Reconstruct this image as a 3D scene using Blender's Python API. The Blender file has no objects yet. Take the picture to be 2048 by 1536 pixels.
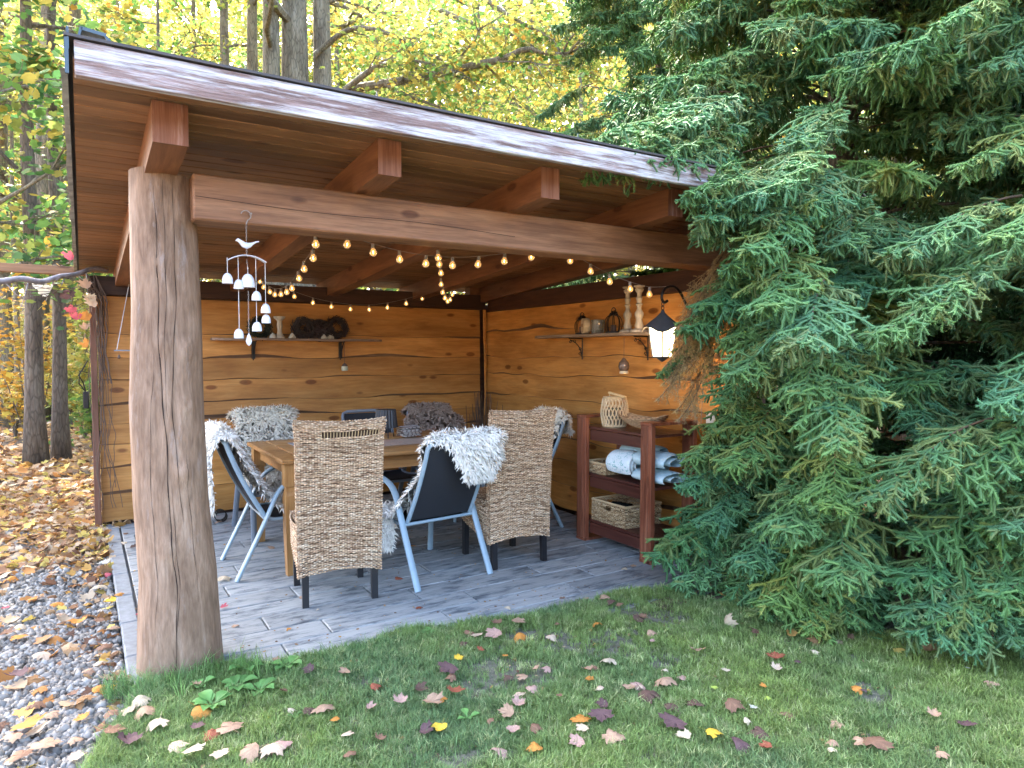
import bpy, math, random
import numpy as np
from mathutils import Vector, Matrix, Euler, noise

# ------------------------------------------------------------------ camera, world, sun, exposure
scene = bpy.context.scene
COL = scene.collection
EYE = 1.5
YAW, PITCH, FPX = math.radians(31.8), math.radians(2.52), 1385.0
cam_d = bpy.data.cameras.new("camera")
cam = bpy.data.objects.new("camera", cam_d)
COL.objects.link(cam)
cam.location = (0, 0, EYE)
cam.rotation_euler = (math.pi/2 - PITCH, 0, -YAW)
cam_d.sensor_width = 36.0
cam_d.lens = 36.0*FPX/2048.0
cam_d.clip_start = 0.05
cam_d.clip_end = 400
scene.camera = cam

SUN_EL, SUN_AZ = math.radians(38), math.radians(4)     # azimuth measured from +Y towards +X
world = bpy.data.worlds.new("World"); scene.world = world; world.use_nodes = True
wn = world.node_tree.nodes; wl = world.node_tree.links
for n in list(wn): wn.remove(n)
sky = wn.new("ShaderNodeTexSky"); sky.sky_type = 'NISHITA'; sky.sun_disc = False
sky.sun_elevation = SUN_EL; sky.sun_rotation = SUN_AZ; sky.dust_density = 7.0; sky.air_density = .8; sky.ozone_density = .3
bg = wn.new("ShaderNodeBackground"); bg.inputs[1].default_value = 0.15
wo = wn.new("ShaderNodeOutputWorld")
wl.new(sky.outputs[0], bg.inputs[0]); wl.new(bg.outputs[0], wo.inputs[0])
sun_d = bpy.data.lights.new("sun", 'SUN'); sun_d.energy = 2.0; sun_d.angle = math.radians(0.8)
sun_d.color = (1.0, 0.93, 0.80)
sun = bpy.data.objects.new("sun", sun_d); COL.objects.link(sun)
sd = Vector((math.sin(SUN_AZ)*math.cos(SUN_EL), math.cos(SUN_AZ)*math.cos(SUN_EL), math.sin(SUN_EL)))
sun.location = sd*60
sun.rotation_euler = sd.to_track_quat('Z', 'Y').to_euler()
scene.view_settings.view_transform = 'Standard'
scene.view_settings.look = 'None'
scene.view_settings.exposure = 4.1
scene.view_settings.gamma = 1.0
cy = scene.cycles
cy.max_bounces = 7; cy.diffuse_bounces = 4; cy.glossy_bounces = 2; cy.transmission_bounces = 4
cy.transparent_max_bounces = 6; cy.caustics_reflective = False; cy.caustics_refractive = False
cy.sample_clamp_indirect = 6.0
cy.use_denoising = True

random.seed(7)
rng = np.random.default_rng(7)

# ------------------------------------------------------------------ geometry helpers
_F = np.array([math.sin(YAW)*math.cos(PITCH), math.cos(YAW)*math.cos(PITCH), -math.sin(PITCH)])
_R = np.array([math.cos(YAW), -math.sin(YAW), 0.0]); _U = np.cross(_R, _F)
_C = np.array([0, 0, EYE])
def _ray(x, y): return _F + _R*(x-1024)/FPX + _U*(768-y)/FPX
def onZ(x, y, z=0.0): d = _ray(x, y); return Vector(_C + d*((z-EYE)/d[2]))
def onY(x, y, v): d = _ray(x, y); return Vector(_C + d*(v/d[1]))
def onX(x, y, v): d = _ray(x, y); return Vector(_C + d*(v/d[0]))
def atD(x, y, t): return Vector(_C + _ray(x, y)*t)

class MB:
    """collects quads/tris of one mesh"""
    def __init__(s): s.v = []; s.f = []; s.c = []; s.mi = []
    def add(s, vs, fs, col=None, mi=0):
        o = len(s.v); s.v += [tuple(p) for p in vs]; s.f += [tuple(i+o for i in f) for f in fs]
        s.c += [col or (1, 1, 1)]*len(vs); s.mi += [mi]*len(fs); return s
    def box(s, c, size, rot=None, col=None, bev=0.0, mi=0):
        x, y, z = [a/2 for a in size]
        b = min(bev, x*.9, y*.9, z*.9)
        if b <= 0:
            vs = [Vector((sx*x, sy*y, sz*z)) for sx in (-1, 1) for sy in (-1, 1) for sz in (-1, 1)]
            fs = [(0, 1, 3, 2), (4, 6, 7, 5), (0, 4, 5, 1), (2, 3, 7, 6), (0, 2, 6, 4), (1, 5, 7, 3)]
        else:   # chamfered box
            vs = []; idx = {}
            for sx in (-1, 1):
                for sy in (-1, 1):
                    for sz in (-1, 1):
                        for k, p in enumerate(((x, y-b, z-b), (x-b, y, z-b), (x-b, y-b, z))):
                            idx[(sx, sy, sz, k)] = len(vs); vs.append(Vector((sx*p[0], sy*p[1], sz*p[2])))
            fs = []
            for sgn in (-1, 1):
                q = [(sgn, -1, -1, 0), (sgn, 1, -1, 0), (sgn, 1, 1, 0), (sgn, -1, 1, 0)]
                fs.append([idx[a] for a in (q if sgn > 0 else q[::-1])])
                q = [(-1, sgn, -1, 1), (1, sgn, -1, 1), (1, sgn, 1, 1), (-1, sgn, 1, 1)]
                fs.append([idx[a] for a in (q[::-1] if sgn > 0 else q)])
                q = [(-1, -1, sgn, 2), (1, -1, sgn, 2), (1, 1, sgn, 2), (-1, 1, sgn, 2)]
                fs.append([idx[a] for a in (q if sgn > 0 else q[::-1])])
            for a in (-1, 1):
                for c_ in (-1, 1):
                    fs.append([idx[(a, c_, -1, 0)], idx[(a, c_, 1, 0)], idx[(a, c_, 1, 1)], idx[(a, c_, -1, 1)]][::(1 if a*c_ < 0 else -1)])
                    fs.append([idx[(a, -1, c_, 0)], idx[(a, 1, c_, 0)], idx[(a, 1, c_, 2)], idx[(a, -1, c_, 2)]][::(1 if a*c_ > 0 else -1)])
                    fs.append([idx[(-1, a, c_, 1)], idx[(1, a, c_, 1)], idx[(1, a, c_, 2)], idx[(-1, a, c_, 2)]][::(1 if a*c_ < 0 else -1)])
                    for d in (-1, 1):
                        fs.append([idx[(a, c_, d, 0)], idx[(a, c_, d, 1)], idx[(a, c_, d, 2)]][::(1 if a*c_*d > 0 else -1)])
        if rot is not None:
            m = rot if isinstance(rot, Matrix) else Euler(rot).to_matrix()
            vs = [m @ p for p in vs]
        c = Vector(c)
        return s.add([p+c for p in vs], fs, col, mi)
    def tube(s, pts, r, n=8, col=None, caps=True, flat=1.0, mi=0, up=None):
        pts = [Vector(p) for p in pts]; m = len(pts)
        rs = list(r) if isinstance(r, (list, tuple)) else [r]*m
        T = [(pts[min(i+1, m-1)]-pts[max(i-1, 0)]).normalized() for i in range(m)]
        u = Vector(up) if up is not None else Vector((0, 0, 1))
        if abs(T[0].dot(u)) > .95 and up is None: u = Vector((1, 0, 0))
        vs = []
        for i in range(m):
            a = (u - T[i]*u.dot(T[i]))
            if a.length < 1e-6: a = T[i].orthogonal()
            a.normalize(); b = T[i].cross(a); u = a if up is None else u
            for k in range(n):
                t = 2*math.pi*(k+.5)/n
                vs.append(pts[i] + a*(math.cos(t)*rs[i]) + b*(math.sin(t)*rs[i]*flat))
        fs = [(i*n+k, i*n+(k+1) % n, (i+1)*n+(k+1) % n, (i+1)*n+k) for i in range(m-1) for k in range(n)]
        if caps: fs += [tuple(range(n))[::-1], tuple((m-1)*n+k for k in range(n))]
        return s.add(vs, fs, col, mi)
    def lathe(s, prof, c=(0, 0, 0), n=20, col=None, axis='Z', ell=1.0, mi=0):
        vs = []
        for (r, z) in prof:
            for k in range(n):
                t = 2*math.pi*k/n; p = (r*math.cos(t), r*math.sin(t)*ell, z)
                if axis == 'X': p = (p[2], p[0], p[1])
                if axis == 'Y': p = (p[0], p[2], p[1])
                vs.append((p[0]+c[0], p[1]+c[1], p[2]+c[2]))
        m = len(prof)
        fs = [(i*n+k, i*n+(k+1) % n, (i+1)*n+(k+1) % n, (i+1)*n+k) for i in range(m-1) for k in range(n)]
        if prof[0][0] > 1e-5: fs.append(tuple(range(n))[::-1])
        if prof[-1][0] > 1e-5: fs.append(tuple((m-1)*n+k for k in range(n)))
        return s.add(vs, fs, col, mi)
    def grid(s, P, nu, nv, col=None, close=False, mi=0):
        vs = [P(i/(nu-1), j/(nv-1)) for j in range(nv) for i in range(nu)]
        fs = [(j*nu+i, j*nu+i+1, (j+1)*nu+i+1, (j+1)*nu+i) for j in range(nv-1) for i in range(nu-1)]
        return s.add(vs, fs, col, mi)
    def build(s, name, material, parent=None, smooth=False, world=False, label=None, auto=None):
        off = Vector((0, 0, 0))
        if world and parent is not None:
            off = parent.location.copy()
            if parent.parent: off = off + parent.parent.location
        me = bpy.data.meshes.new(name)
        me.from_pydata([(p[0]-off.x, p[1]-off.y, p[2]-off.z) for p in s.v], [], s.f)
        for m in (material if isinstance(material, (list, tuple)) else [material]): me.materials.append(m)
        if any(s.mi): me.polygons.foreach_set("material_index", s.mi)
        if any(c != (1, 1, 1) for c in s.c):
            a = me.color_attributes.new("tint", 'FLOAT_COLOR', 'POINT')
            a.data.foreach_set("color", [x for c in s.c for x in (c[0], c[1], c[2], 1.0)])
        if smooth: me.polygons.foreach_set("use_smooth", [True]*len(me.polygons))
        me.update()
        if auto:
            try: me.set_sharp_from_angle(angle=math.radians(auto))
            except Exception: pass
        o = bpy.data.objects.new(name, me); COL.objects.link(o)
        if parent is not None: o.parent = parent
        if label: o["label"] = label
        return o

def mesh_np(name, V, F, material, parent=None, col=None, smooth=False, link=True):
    """V (n,3), F (m,k) arrays -> object"""
    V = np.asarray(V, dtype=np.float32); F = np.asarray(F, dtype=np.int32); k = F.shape[1]
    me = bpy.data.meshes.new(name)
    me.vertices.add(len(V)); me.vertices.foreach_set("co", V.ravel())
    me.loops.add(F.size); me.loops.foreach_set("vertex_index", F.ravel())
    me.polygons.add(len(F)); me.polygons.foreach_set("loop_start", np.arange(0, F.size, k, dtype=np.int32))
    me.update(calc_edges=True)
    if smooth: me.polygons.foreach_set("use_smooth", np.ones(len(F), dtype=bool))
    if material is not None: me.materials.append(material)
    if col is not None:
        a = me.color_attributes.new("tint", 'FLOAT_COLOR', 'POINT')
        c4 = np.ones((len(V), 4), dtype=np.float32); c4[:, :3] = col
        a.data.foreach_set("color", c4.ravel())
    o = bpy.data.objects.new(name, me)
    if link: COL.objects.link(o)
    if parent is not None: o.parent = parent
    return o

def thing(name, label, cat, loc=(0, 0, 0), rz=0.0, group=None):
    o = bpy.data.objects.new(name, None); COL.objects.link(o)
    o.location = loc; o.rotation_euler = (0, 0, rz); o.empty_display_size = .1
    o["label"] = label; o["category"] = cat
    if group: o["group"] = group
    return o
def tag(o, label, cat, group=None, kind=None):
    if label: o["label"] = label
    if cat: o["category"] = cat
    if group: o["group"] = group
    if kind: o["kind"] = kind
    return o
def structure(o): o["kind"] = 'structure'; return o
def copy_tree(o, parent=None):
    c = o.copy(); COL.objects.link(c); c.parent = parent
    for ch in o.children: copy_tree(ch, c)
    return c

# ------------------------------------------------------------------ materials
def new_mat(name):
    m = bpy.data.materials.new(name); m.use_nodes = True
    nt = m.node_tree; b = nt.nodes["Principled BSDF"]
    return m, nt, b
def nd(nt, t, **kw):
    n = nt.nodes.new(t)
    for k, v in kw.items():
        if k in n.inputs: n.inputs[k].default_value = v
        else: setattr(n, k, v)
    return n
def ramp(nt, stops):
    r = nt.nodes.new("ShaderNodeValToRGB"); e = r.color_ramp.elements
    while len(e) > 1: e.remove(e[0])
    e[0].position = stops[0][0]; e[0].color = (*stops[0][1], 1)
    for p, c in stops[1:]:
        x = e.new(p); x.color = (*c, 1)
    return r
def mixc(nt, fac, a, b, mode='MIX'):
    n = nt.nodes.new("ShaderNodeMix"); n.data_type = 'RGBA'; n.blend_type = mode
    for s, v in ((0, fac), (6, a), (7, b)):
        if hasattr(v, 'links'): nt.links.new(v, n.inputs[s])
        elif s == 0: n.inputs[0].default_value = v
        else: n.inputs[s].default_value = (*v, 1)
    return n.outputs[2]
def coords(nt, scale=(1, 1, 1), rnd=True, generated=False):
    tc = nt.nodes.new("ShaderNodeTexCoord"); mp = nt.nodes.new("ShaderNodeMapping")
    mp.inputs['Scale'].default_value = scale
    nt.links.new(tc.outputs['Object'], mp.inputs[0])
    if rnd:
        oi = nt.nodes.new("ShaderNodeObjectInfo"); mu = nt.nodes.new("ShaderNodeMath"); mu.operation = 'MULTIPLY'
        mu.inputs[1].default_value = 23.0; nt.links.new(oi.outputs['Random'], mu.inputs[0])
        nt.links.new(mu.outputs[0], mp.inputs['Location'])
    return mp.outputs[0]
def bump(nt, b, h, strength=.3, dist=.01):
    n = nt.nodes.new("ShaderNodeBump"); n.inputs['Strength'].default_value = strength; n.inputs['Distance'].default_value = dist
    nt.links.new(h, n.inputs['Height']); nt.links.new(n.outputs[0], b.inputs['Normal']); return n

def wood(name, dark, mid, light, axis='X', rough=.6, knots=True, freq=22.0, var=.25, bmp=.3, weather=None, spec=.35, fine=(.78, .35, .60), lo=1.9):
    m, nt, b = new_mat(name); L = nt.links
    sc = {'X': (lo, freq, freq), 'Y': (freq, lo, freq), 'Z': (freq, freq, lo)}[axis]
    co = coords(nt, sc)
    n1 = nd(nt, "ShaderNodeTexNoise", Scale=1.0, Detail=5.0, Roughness=.62, Distortion=.5); L.new(co, n1.inputs['Vector'])
    sc2 = tuple(a*4 if a > 5 else a*2.2 for a in sc)
    n2 = nd(nt, "ShaderNodeTexNoise", Scale=1.0, Detail=3.0, Roughness=.7); L.new(coords(nt, sc2), n2.inputs['Vector'])
    r1 = ramp(nt, [(.28, dark), (.5, mid), (.72, light)]); L.new(n1.outputs['Fac'], r1.inputs[0])
    r2 = ramp(nt, [(fine[1], (fine[0], fine[0]*.97, fine[0]*.95)), (fine[2], (1.0, 1.0, 1.0))]); L.new(n2.outputs['Fac'], r2.inputs[0])
    c = mixc(nt, .8, r1.outputs[0], r2.outputs[0], 'MULTIPLY')
    # broad blotches of stain
    n3 = nd(nt, "ShaderNodeTexNoise", Scale=1.0, Detail=3.0); L.new(coords(nt, {'X': (1.1, 3, 3), 'Y': (3, 1.1, 3), 'Z': (3, 3, 1.1)}[axis]), n3.inputs['Vector'])
    r3 = ramp(nt, [(.3, (.68, .66, .64)), (.65, (1.12, 1.12, 1.12))]); L.new(n3.outputs['Fac'], r3.inputs[0])
    c = mixc(nt, .85, c, r3.outputs[0], 'MULTIPLY')
    # per piece variation
    oi = nt.nodes.new("ShaderNodeObjectInfo")
    rv = ramp(nt, [(0, (1-var, 1-var, 1-var)), (1, (1+var*.5, 1+var*.45, 1+var*.4))]); L.new(oi.outputs['Random'], rv.inputs[0])
    c = mixc(nt, 1.0, c, rv.outputs[0], 'MULTIPLY')
    if knots:
        sk = {'X': (2.3, 5.5, 5.5), 'Y': (5.5, 2.3, 5.5), 'Z': (5.5, 5.5, 2.3)}[axis]
        vo = nd(nt, "ShaderNodeTexVoronoi", Scale=1.0, Randomness=1.0); L.new(coords(nt, sk), vo.inputs['Vector'])
        rk = ramp(nt, [(.0, (.12, .06, .03)), (.07, (.35, .2, .1)), (.11, (.28, .16, .1)), (.16, (1, 1, 1))]); L.new(vo.outputs['Distance'], rk.inputs[0])
        c = mixc(nt, .8, c, rk.outputs[0], 'MULTIPLY')
    if weather:
        nw = nd(nt, "ShaderNodeTexNoise", Scale=1.0, Detail=6.0, Roughness=.75); L.new(coords(nt, tuple(a*.55 for a in sc)), nw.inputs['Vector'])
        rw = ramp(nt, [(weather[1], (0, 0, 0)), (weather[2], (1, 1, 1))]); L.new(nw.outputs['Fac'], rw.inputs[0])
        c = mixc(nt, rw.outputs[0], c, weather[0])
    L.new(c, b.inputs['Base Color']); b.inputs['Roughness'].default_value = rough
    b.inputs['Specular IOR Level'].default_value = spec
    bump(nt, b, n2.outputs['Fac'], bmp, .004)
    return m

def plain(name, color, rough=.5, metal=0.0, noise_amt=.15, nscale=30, spec=.5, bmp=0.0):
    m, nt, b = new_mat(name); L = nt.links
    n = nd(nt, "ShaderNodeTexNoise", Scale=nscale, Detail=4.0, Roughness=.65); L.new(coords(nt), n.inputs['Vector'])
    r = ramp(nt, [(.3, tuple(c*(1-noise_amt) for c in color)), (.7, tuple(min(1, c*(1+noise_amt)) for c in color))])
    L.new(n.outputs['Fac'], r.inputs[0]); L.new(r.outputs[0], b.inputs['Base Color'])
    b.inputs['Roughness'].default_value = rough; b.inputs['Metallic'].default_value = metal
    b.inputs['Specular IOR Level'].default_value = spec
    if bmp: bump(nt, b, n.outputs['Fac'], bmp, .004)
    return m

def tinted(name, rough=.8, trans=0.0, mult=(1, 1, 1), spec=.2, var=.0, instancer=False):
    """base colour from the mesh's tint attribute; trans = share of light let through (leaves)"""
    m, nt, b = new_mat(name); L = nt.links
    a = nt.nodes.new("ShaderNodeAttribute"); a.attribute_name = "tint"
    if instancer: a.attribute_type = 'INSTANCER'
    c = mixc(nt, 1.0, a.outputs['Color'], mult, 'MULTIPLY')
    if var:
        n = nd(nt, "ShaderNodeTexNoise", Scale=60.0, Detail=3.0); L.new(coords(nt), n.inputs['Vector'])
        r = ramp(nt, [(.3, (1-var,)*3), (.7, (1+var,)*3)]); L.new(n.outputs['Fac'], r.inputs[0])
        c = mixc(nt, 1.0, c, r.outputs[0], 'MULTIPLY')
    L.new(c, b.inputs['Base Color']); b.inputs['Roughness'].default_value = rough
    b.inputs['Specular IOR Level'].default_value = spec
    if trans:
        t = nt.nodes.new("ShaderNodeBsdfTranslucent"); L.new(c, t.inputs[0])
        mx = nt.nodes.new("ShaderNodeMixShader"); mx.inputs[0].default_value = trans
        L.new(b.outputs[0], mx.inputs[1]); L.new(t.outputs[0], mx.inputs[2])
        L.new(mx.outputs[0], nt.nodes["Material Output"].inputs[0])
    return m

ORANGE = dict(dark=(.43, .18, .042), mid=(.56, .26, .066), light=(.64, .33, .10))
M_plank = wood("stained_plank_wood", axis='X', freq=13, rough=.5, **ORANGE)
M_plank_y = wood("stained_plank_wood_side", axis='Y', freq=13, rough=.5, **ORANGE)
M_wane = wood("dark_bark_edge", (.07, .035, .018), (.16, .085, .045), (.27, .15, .08), 'X', knots=False, freq=40)
M_wane_y = wood("dark_bark_edge_side", (.07, .035, .018), (.16, .085, .045), (.27, .15, .08), 'Y', knots=False, freq=40)
M_plate = wood("dark_wall_plate", (.030, .012, .008), (.055, .022, .012), (.085, .034, .018), 'X', knots=False)
M_plate_y = wood("dark_wall_plate_side", (.030, .012, .008), (.055, .022, .012), (.085, .034, .018), 'Y', knots=False)
M_beam = wood("beam_wood", (.16, .075, .036), (.25, .125, .064), (.32, .175, .095), 'X', freq=22, rough=.55, fine=(.68, .4, .58))
M_rafter = wood("rafter_wood", (.12, .045, .018), (.19, .080, .034), (.25, .115, .052), 'Y', freq=16, rough=.55)
M_endgrain = wood("rafter_end_grain", (.16, .06, .035), (.30, .13, .08), (.42, .22, .16), 'Z', freq=30, rough=.7, knots=False, weather=((.45, .33, .30), .52, .75))
M_ceil = wood("ceiling_board_wood", (.15, .070, .028), (.24, .12, .052), (.32, .17, .08), 'X', freq=16, rough=.5, var=.30)
M_fascia = wood("weathered_fascia", (.14, .09, .08), (.26, .185, .17), (.36, .28, .27), 'X', freq=60, rough=.75, weather=((.58, .61, .64), .45, .64), knots=True, bmp=.8, fine=(.60, .42, .56), lo=3.4)
M_log = wood("grey_log_wood", (.17, .105, .066), (.285, .185, .122), (.39, .275, .195), 'Z', freq=24, rough=.7, knots=False, weather=((.30, .25, .225), .58, .74), bmp=.5, fine=(.76, .40, .57), lo=5.0)
M_trim = wood("brown_trim_wood", (.12, .05, .03), (.20, .09, .055), (.28, .14, .09), 'Z', freq=20, rough=.6)
M_table = wood("honey_table_wood", (.30, .14, .04), (.44, .23, .08), (.54, .32, .14), 'X', freq=18, rough=.4, knots=False, var=.12)
M_tleg = wood("honey_table_leg_wood", (.30, .14, .04), (.44, .23, .08), (.54, .32, .14), 'Z', freq=18, rough=.4, knots=False, var=.08)
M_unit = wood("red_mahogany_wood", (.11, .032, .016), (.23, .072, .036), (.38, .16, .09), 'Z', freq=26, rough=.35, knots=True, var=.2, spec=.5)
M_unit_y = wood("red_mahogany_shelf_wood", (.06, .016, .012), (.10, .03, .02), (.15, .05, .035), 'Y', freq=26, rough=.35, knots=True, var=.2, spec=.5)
M_shelf = wood("rough_shelf_wood", (.14, .09, .06), (.30, .21, .15), (.45, .34, .25), 'X', freq=22, rough=.7)
M_shelf_y = wood("rough_shelf_wood_side", (.14, .09, .06), (.34, .25, .17), (.50, .38, .27), 'Y', freq=22, rough=.7)
M_whitewood = wood("whitewashed_turned_wood", (.36, .30, .22), (.58, .52, .42), (.70, .66, .58), 'Z', freq=20, rough=.6, knots=False)
M_birch = plain("pale_cut_wood", (.55, .42, .26), .6, nscale=20)
M_black = plain("black_iron", (.012, .011, .011), .45, .3, nscale=60)
M_darkmetal = plain("dark_grey_metal", (.085, .09, .10), .5, .3, nscale=25)
M_blue = plain("pale_blue_grey_paint", (.25, .34, .40), .35, .0, .07, 12)
M_greyf = plain("grey_metal_paint", (.20, .23, .27), .4, .0, .08, 12)
M_mesh = plain("black_textile_mesh", (.012, .014, .019), .7, nscale=220, bmp=.3)
M_blackleg = plain("black_painted_leg", (.010, .010, .012), .35, nscale=30)
M_white = plain("white_ceramic", (.62, .64, .70), .35, 0, .06, 25)
M_plastic = plain("white_plastic", (.72, .72, .70), .4, 0, .03, 8)
M_glassy = plain("brown_glazed_ceramic", (.14, .10, .08), .2, 0, .3, 25)
M_cream = plain("cream_stone", (.55, .50, .40), .6, 0, .2, 14, bmp=.3)
M_roof = plain("dark_roof_sheet", (.05, .045, .045), .6, 0, .25, 6)
M_tin = plain("blue_grey_sheet_metal", (.055, .08, .095), .4, .5, .1, 5)
M_cable = plain("grey_cable", (.25, .22, .20), .6)
M_whitecable = plain("white_cable", (.65, .63, .6), .5)
M_tint = tinted("woven_or_dyed_fibre", rough=.7, var=.12)
M_fur = tinted("long_wool", rough=.95, trans=.18, spec=.05)
M_leaf = tinted("autumn_foliage", rough=.6, trans=.48, spec=.25)
M_litter = tinted("fallen_leaf", rough=.75, trans=.15, spec=.2, var=.3)
M_needle = tinted("spruce_needle", rough=.5, trans=.2, spec=.3)
_nt = M_needle.node_tree
_oi = _nt.nodes.new("ShaderNodeObjectInfo"); _rr = ramp(_nt, [(0, (.84, 1.0, 1.02)), (.3, (1, 1, 1)), (.6, (1.15, 1.05, .80)), (.85, (.9, 1.05, .95)), (1, (1.45, 1.12, .62))]); _nt.links.new(_oi.outputs['Random'], _rr.inputs[0])
for _l in list(_nt.links):
    if _l.to_socket.name in ('Base Color',) or _l.to_node.type == 'BSDF_TRANSLUCENT' and _l.to_socket.name == 'Color':
        _src, _dst = _l.from_socket, _l.to_socket; _nt.links.remove(_l); _nt.links.new(mixc(_nt, 1.0, _src, _rr.outputs[0], 'MULTIPLY'), _dst)
M_stick = plain("dry_brown_twig", (.13, .085, .06), .9, nscale=40, bmp=.4)
M_towel = plain("pale_blue_towel", (.55, .72, .76), .95, 0, .06, 90, bmp=.6)
# ------------------------------------------------------------------ SETTING: ground, path, terrace, lawn
def hill(x, y):
    """forest floor: level near the pavilion, rising to a bank behind"""
    d = x*.40 + y*.917
    t = max(0.0, d-17.5)
    z = 4.6*(1-math.exp(-(t/9.0)**1.4))
    z += .10*noise.noise(Vector((x*.35, y*.35, 0)))*min(1, max(0, (y-8)/4))
    return z - .06

def ground_material():
    m, nt, b = new_mat("leaf_covered_soil"); L = nt.links
    co = coords(nt, rnd=False)
    v = nd(nt, "ShaderNodeTexVoronoi", Scale=13.0, Randomness=1.0); L.new(co, v.inputs['Vector'])
    r = ramp(nt, [(0, (.20, .10, .04)), (.2, (.33, .19, .08)), (.4, (.12, .07, .035)), (.55, (.42, .27, .11)), (.7, (.24, .13, .05)), (.85, (.48, .34, .10)), (1, (.16, .09, .05))])
    sep = nt.nodes.new("ShaderNodeSeparateColor"); L.new(v.outputs['Color'], sep.inputs[0]); L.new(sep.outputs[0], r.inputs[0])
    n = nd(nt, "ShaderNodeTexNoise", Scale=.9, Detail=5.0); L.new(co, n.inputs['Vector'])
    r2 = ramp(nt, [(.42, (0, 0, 0)), (.6, (1, 1, 1))]); L.new(n.outputs['Fac'], r2.inputs[0])
    c = mixc(nt, r2.outputs[0], r.outputs[0], (.07, .048, .03))
    L.new(c, b.inputs['Base Color']); b.inputs['Roughness'].default_value = .9
    bump(nt, b, v.outputs['Distance'], .8, .03)
    return m
M_soil = ground_material()
NX = 110
xs = np.concatenate([np.linspace(-90, -12, 14), np.linspace(-10, 26, 74), np.linspace(28, 120, 16)])
ys = np.concatenate([np.linspace(-60, -4, 10), np.linspace(-2, 50, 90), np.linspace(54, 150, 12)])
GV = [(x, y, hill(x, y)) for y in ys for x in xs]
nx, ny = len(xs), len(ys)
GF = [(j*nx+i, j*nx+i+1, (j+1)*nx+i+1, (j+1)*nx+i) for j in range(ny-1) for i in range(nx-1)]
structure(mesh_np("ground", GV, GF, M_soil, smooth=True))

# gravel path sheet left of the terrace
m, nt, b = new_mat("gravel_bed"); L = nt.links
v = nd(nt, "ShaderNodeTexVoronoi", Scale=42.0, Randomness=1.0); L.new(coords(nt, rnd=False), v.inputs['Vector'])
sep = nt.nodes.new("ShaderNodeSeparateColor"); L.new(v.outputs['Color'], sep.inputs[0])
r = ramp(nt, [(0, (.05, .05, .05)), (.5, (.12, .12, .12)), (1, (.2, .2, .2))]); L.new(sep.outputs[0], r.inputs[0])
L.new(r.outputs[0], b.inputs['Base Color']); b.inputs['Roughness'].default_value = .8; bump(nt, b, v.outputs['Distance'], .9, .02)
M_gravelbed = m
mb = MB()
mb.add([(-6, -3, -.045), (.9, -3, -.045), (.13, 6.6, -.045), (-.2, 7.6, -.045), (-2.4, 6.5, -.045), (-6, 4.4, -.045)], [(0, 1, 2, 3, 4, 5)])
structure(mb.build("gravel_path", M_gravelbed))

# lawn sheet
def lawn_front(x):                      # far edge of the lawn, against the terrace
    return 3.50 - .10*x + .035*math.sin(x*5.1) + .02*math.sin(x*13.7+1)
def lawn_left(y):                       # left edge against the gravel
    return .13 - .20*(3.4-y) + .05*math.sin(y*4.0) if y > 1.5 else -.26
def in_lawn(x, y):
    if y > lawn_front(x) or x < lawn_left(y): return False
    # the spruce side: a curved edge of bare soil
    return (x-5.7)**2 + (y-3.6)**2 > 2.62**2
bare = [(1.70, 2.62, .17), (1.62, 2.78, .13), (1.48, 2.66, .14), (2.27, 2.72, .20), (2.05, 2.86, .15), (2.75, 2.80, .16), (2.62, 2.98, .12), (1.95, 3.02, .12),
        (2.9, 2.95, .14), (.55, 2.62, .09), (1.15, 2.2, .1), (2.35, 2.40, .10), (1.05, 2.95, .08), (2.9, 1.7, .12), (.25, 2.35, .16)]
def bareness(x, y):
    s = 0
    for bx, by, br in bare:
        d = math.hypot(x-bx, (y-by)*1.15)/br
        s = max(s, 1.25-d)
    return s + .35*noise.noise(Vector((x*7, y*7, 2)))
m, nt, b = new_mat("lawn_soil"); L = nt.links
co = coords(nt, rnd=False)
n = nd(nt, "ShaderNodeTexNoise", Scale=55.0, Detail=6.0, Roughness=.75); L.new(co, n.inputs['Vector'])
r = ramp(nt, [(.3, (.06, .065, .04)), (.5, (.12, .12, .085)), (.75, (.21, .20, .16))]); L.new(n.outputs['Fac'], r.inputs[0])
L.new(r.outputs[0], b.inputs['Base Color']); b.inputs['Roughness'].default_value = .95; bump(nt, b, n.outputs['Fac'], .9, .01)
mb = MB()
NXX, NYY = 90, 70
def LP(u, v):
    y0 = -6.0
    x = -.3 + 12*u**1.6 if False else -.30 + 9.3*u
    yf = lawn_front(min(x, 3.6)) + .03
    if x > 3.6: yf = lawn_front(3.6)
    y = y0 + (yf-y0)*(1-(1-v)**1.0)
    x2 = x + (.30+lawn_left(min(y, 3.5)))*(1-u) 
    edge = min(1, (1-v)*14)
    return (x2, y, -.035 + .047*min(1, edge*1.0+.35) * min(1, u*25+.1) + .008*noise.noise(Vector((x*3, y*3, 5))))
mb.grid(LP, NXX, NYY)
lawn = structure(mb.build("lawn", m, smooth=True))

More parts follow.
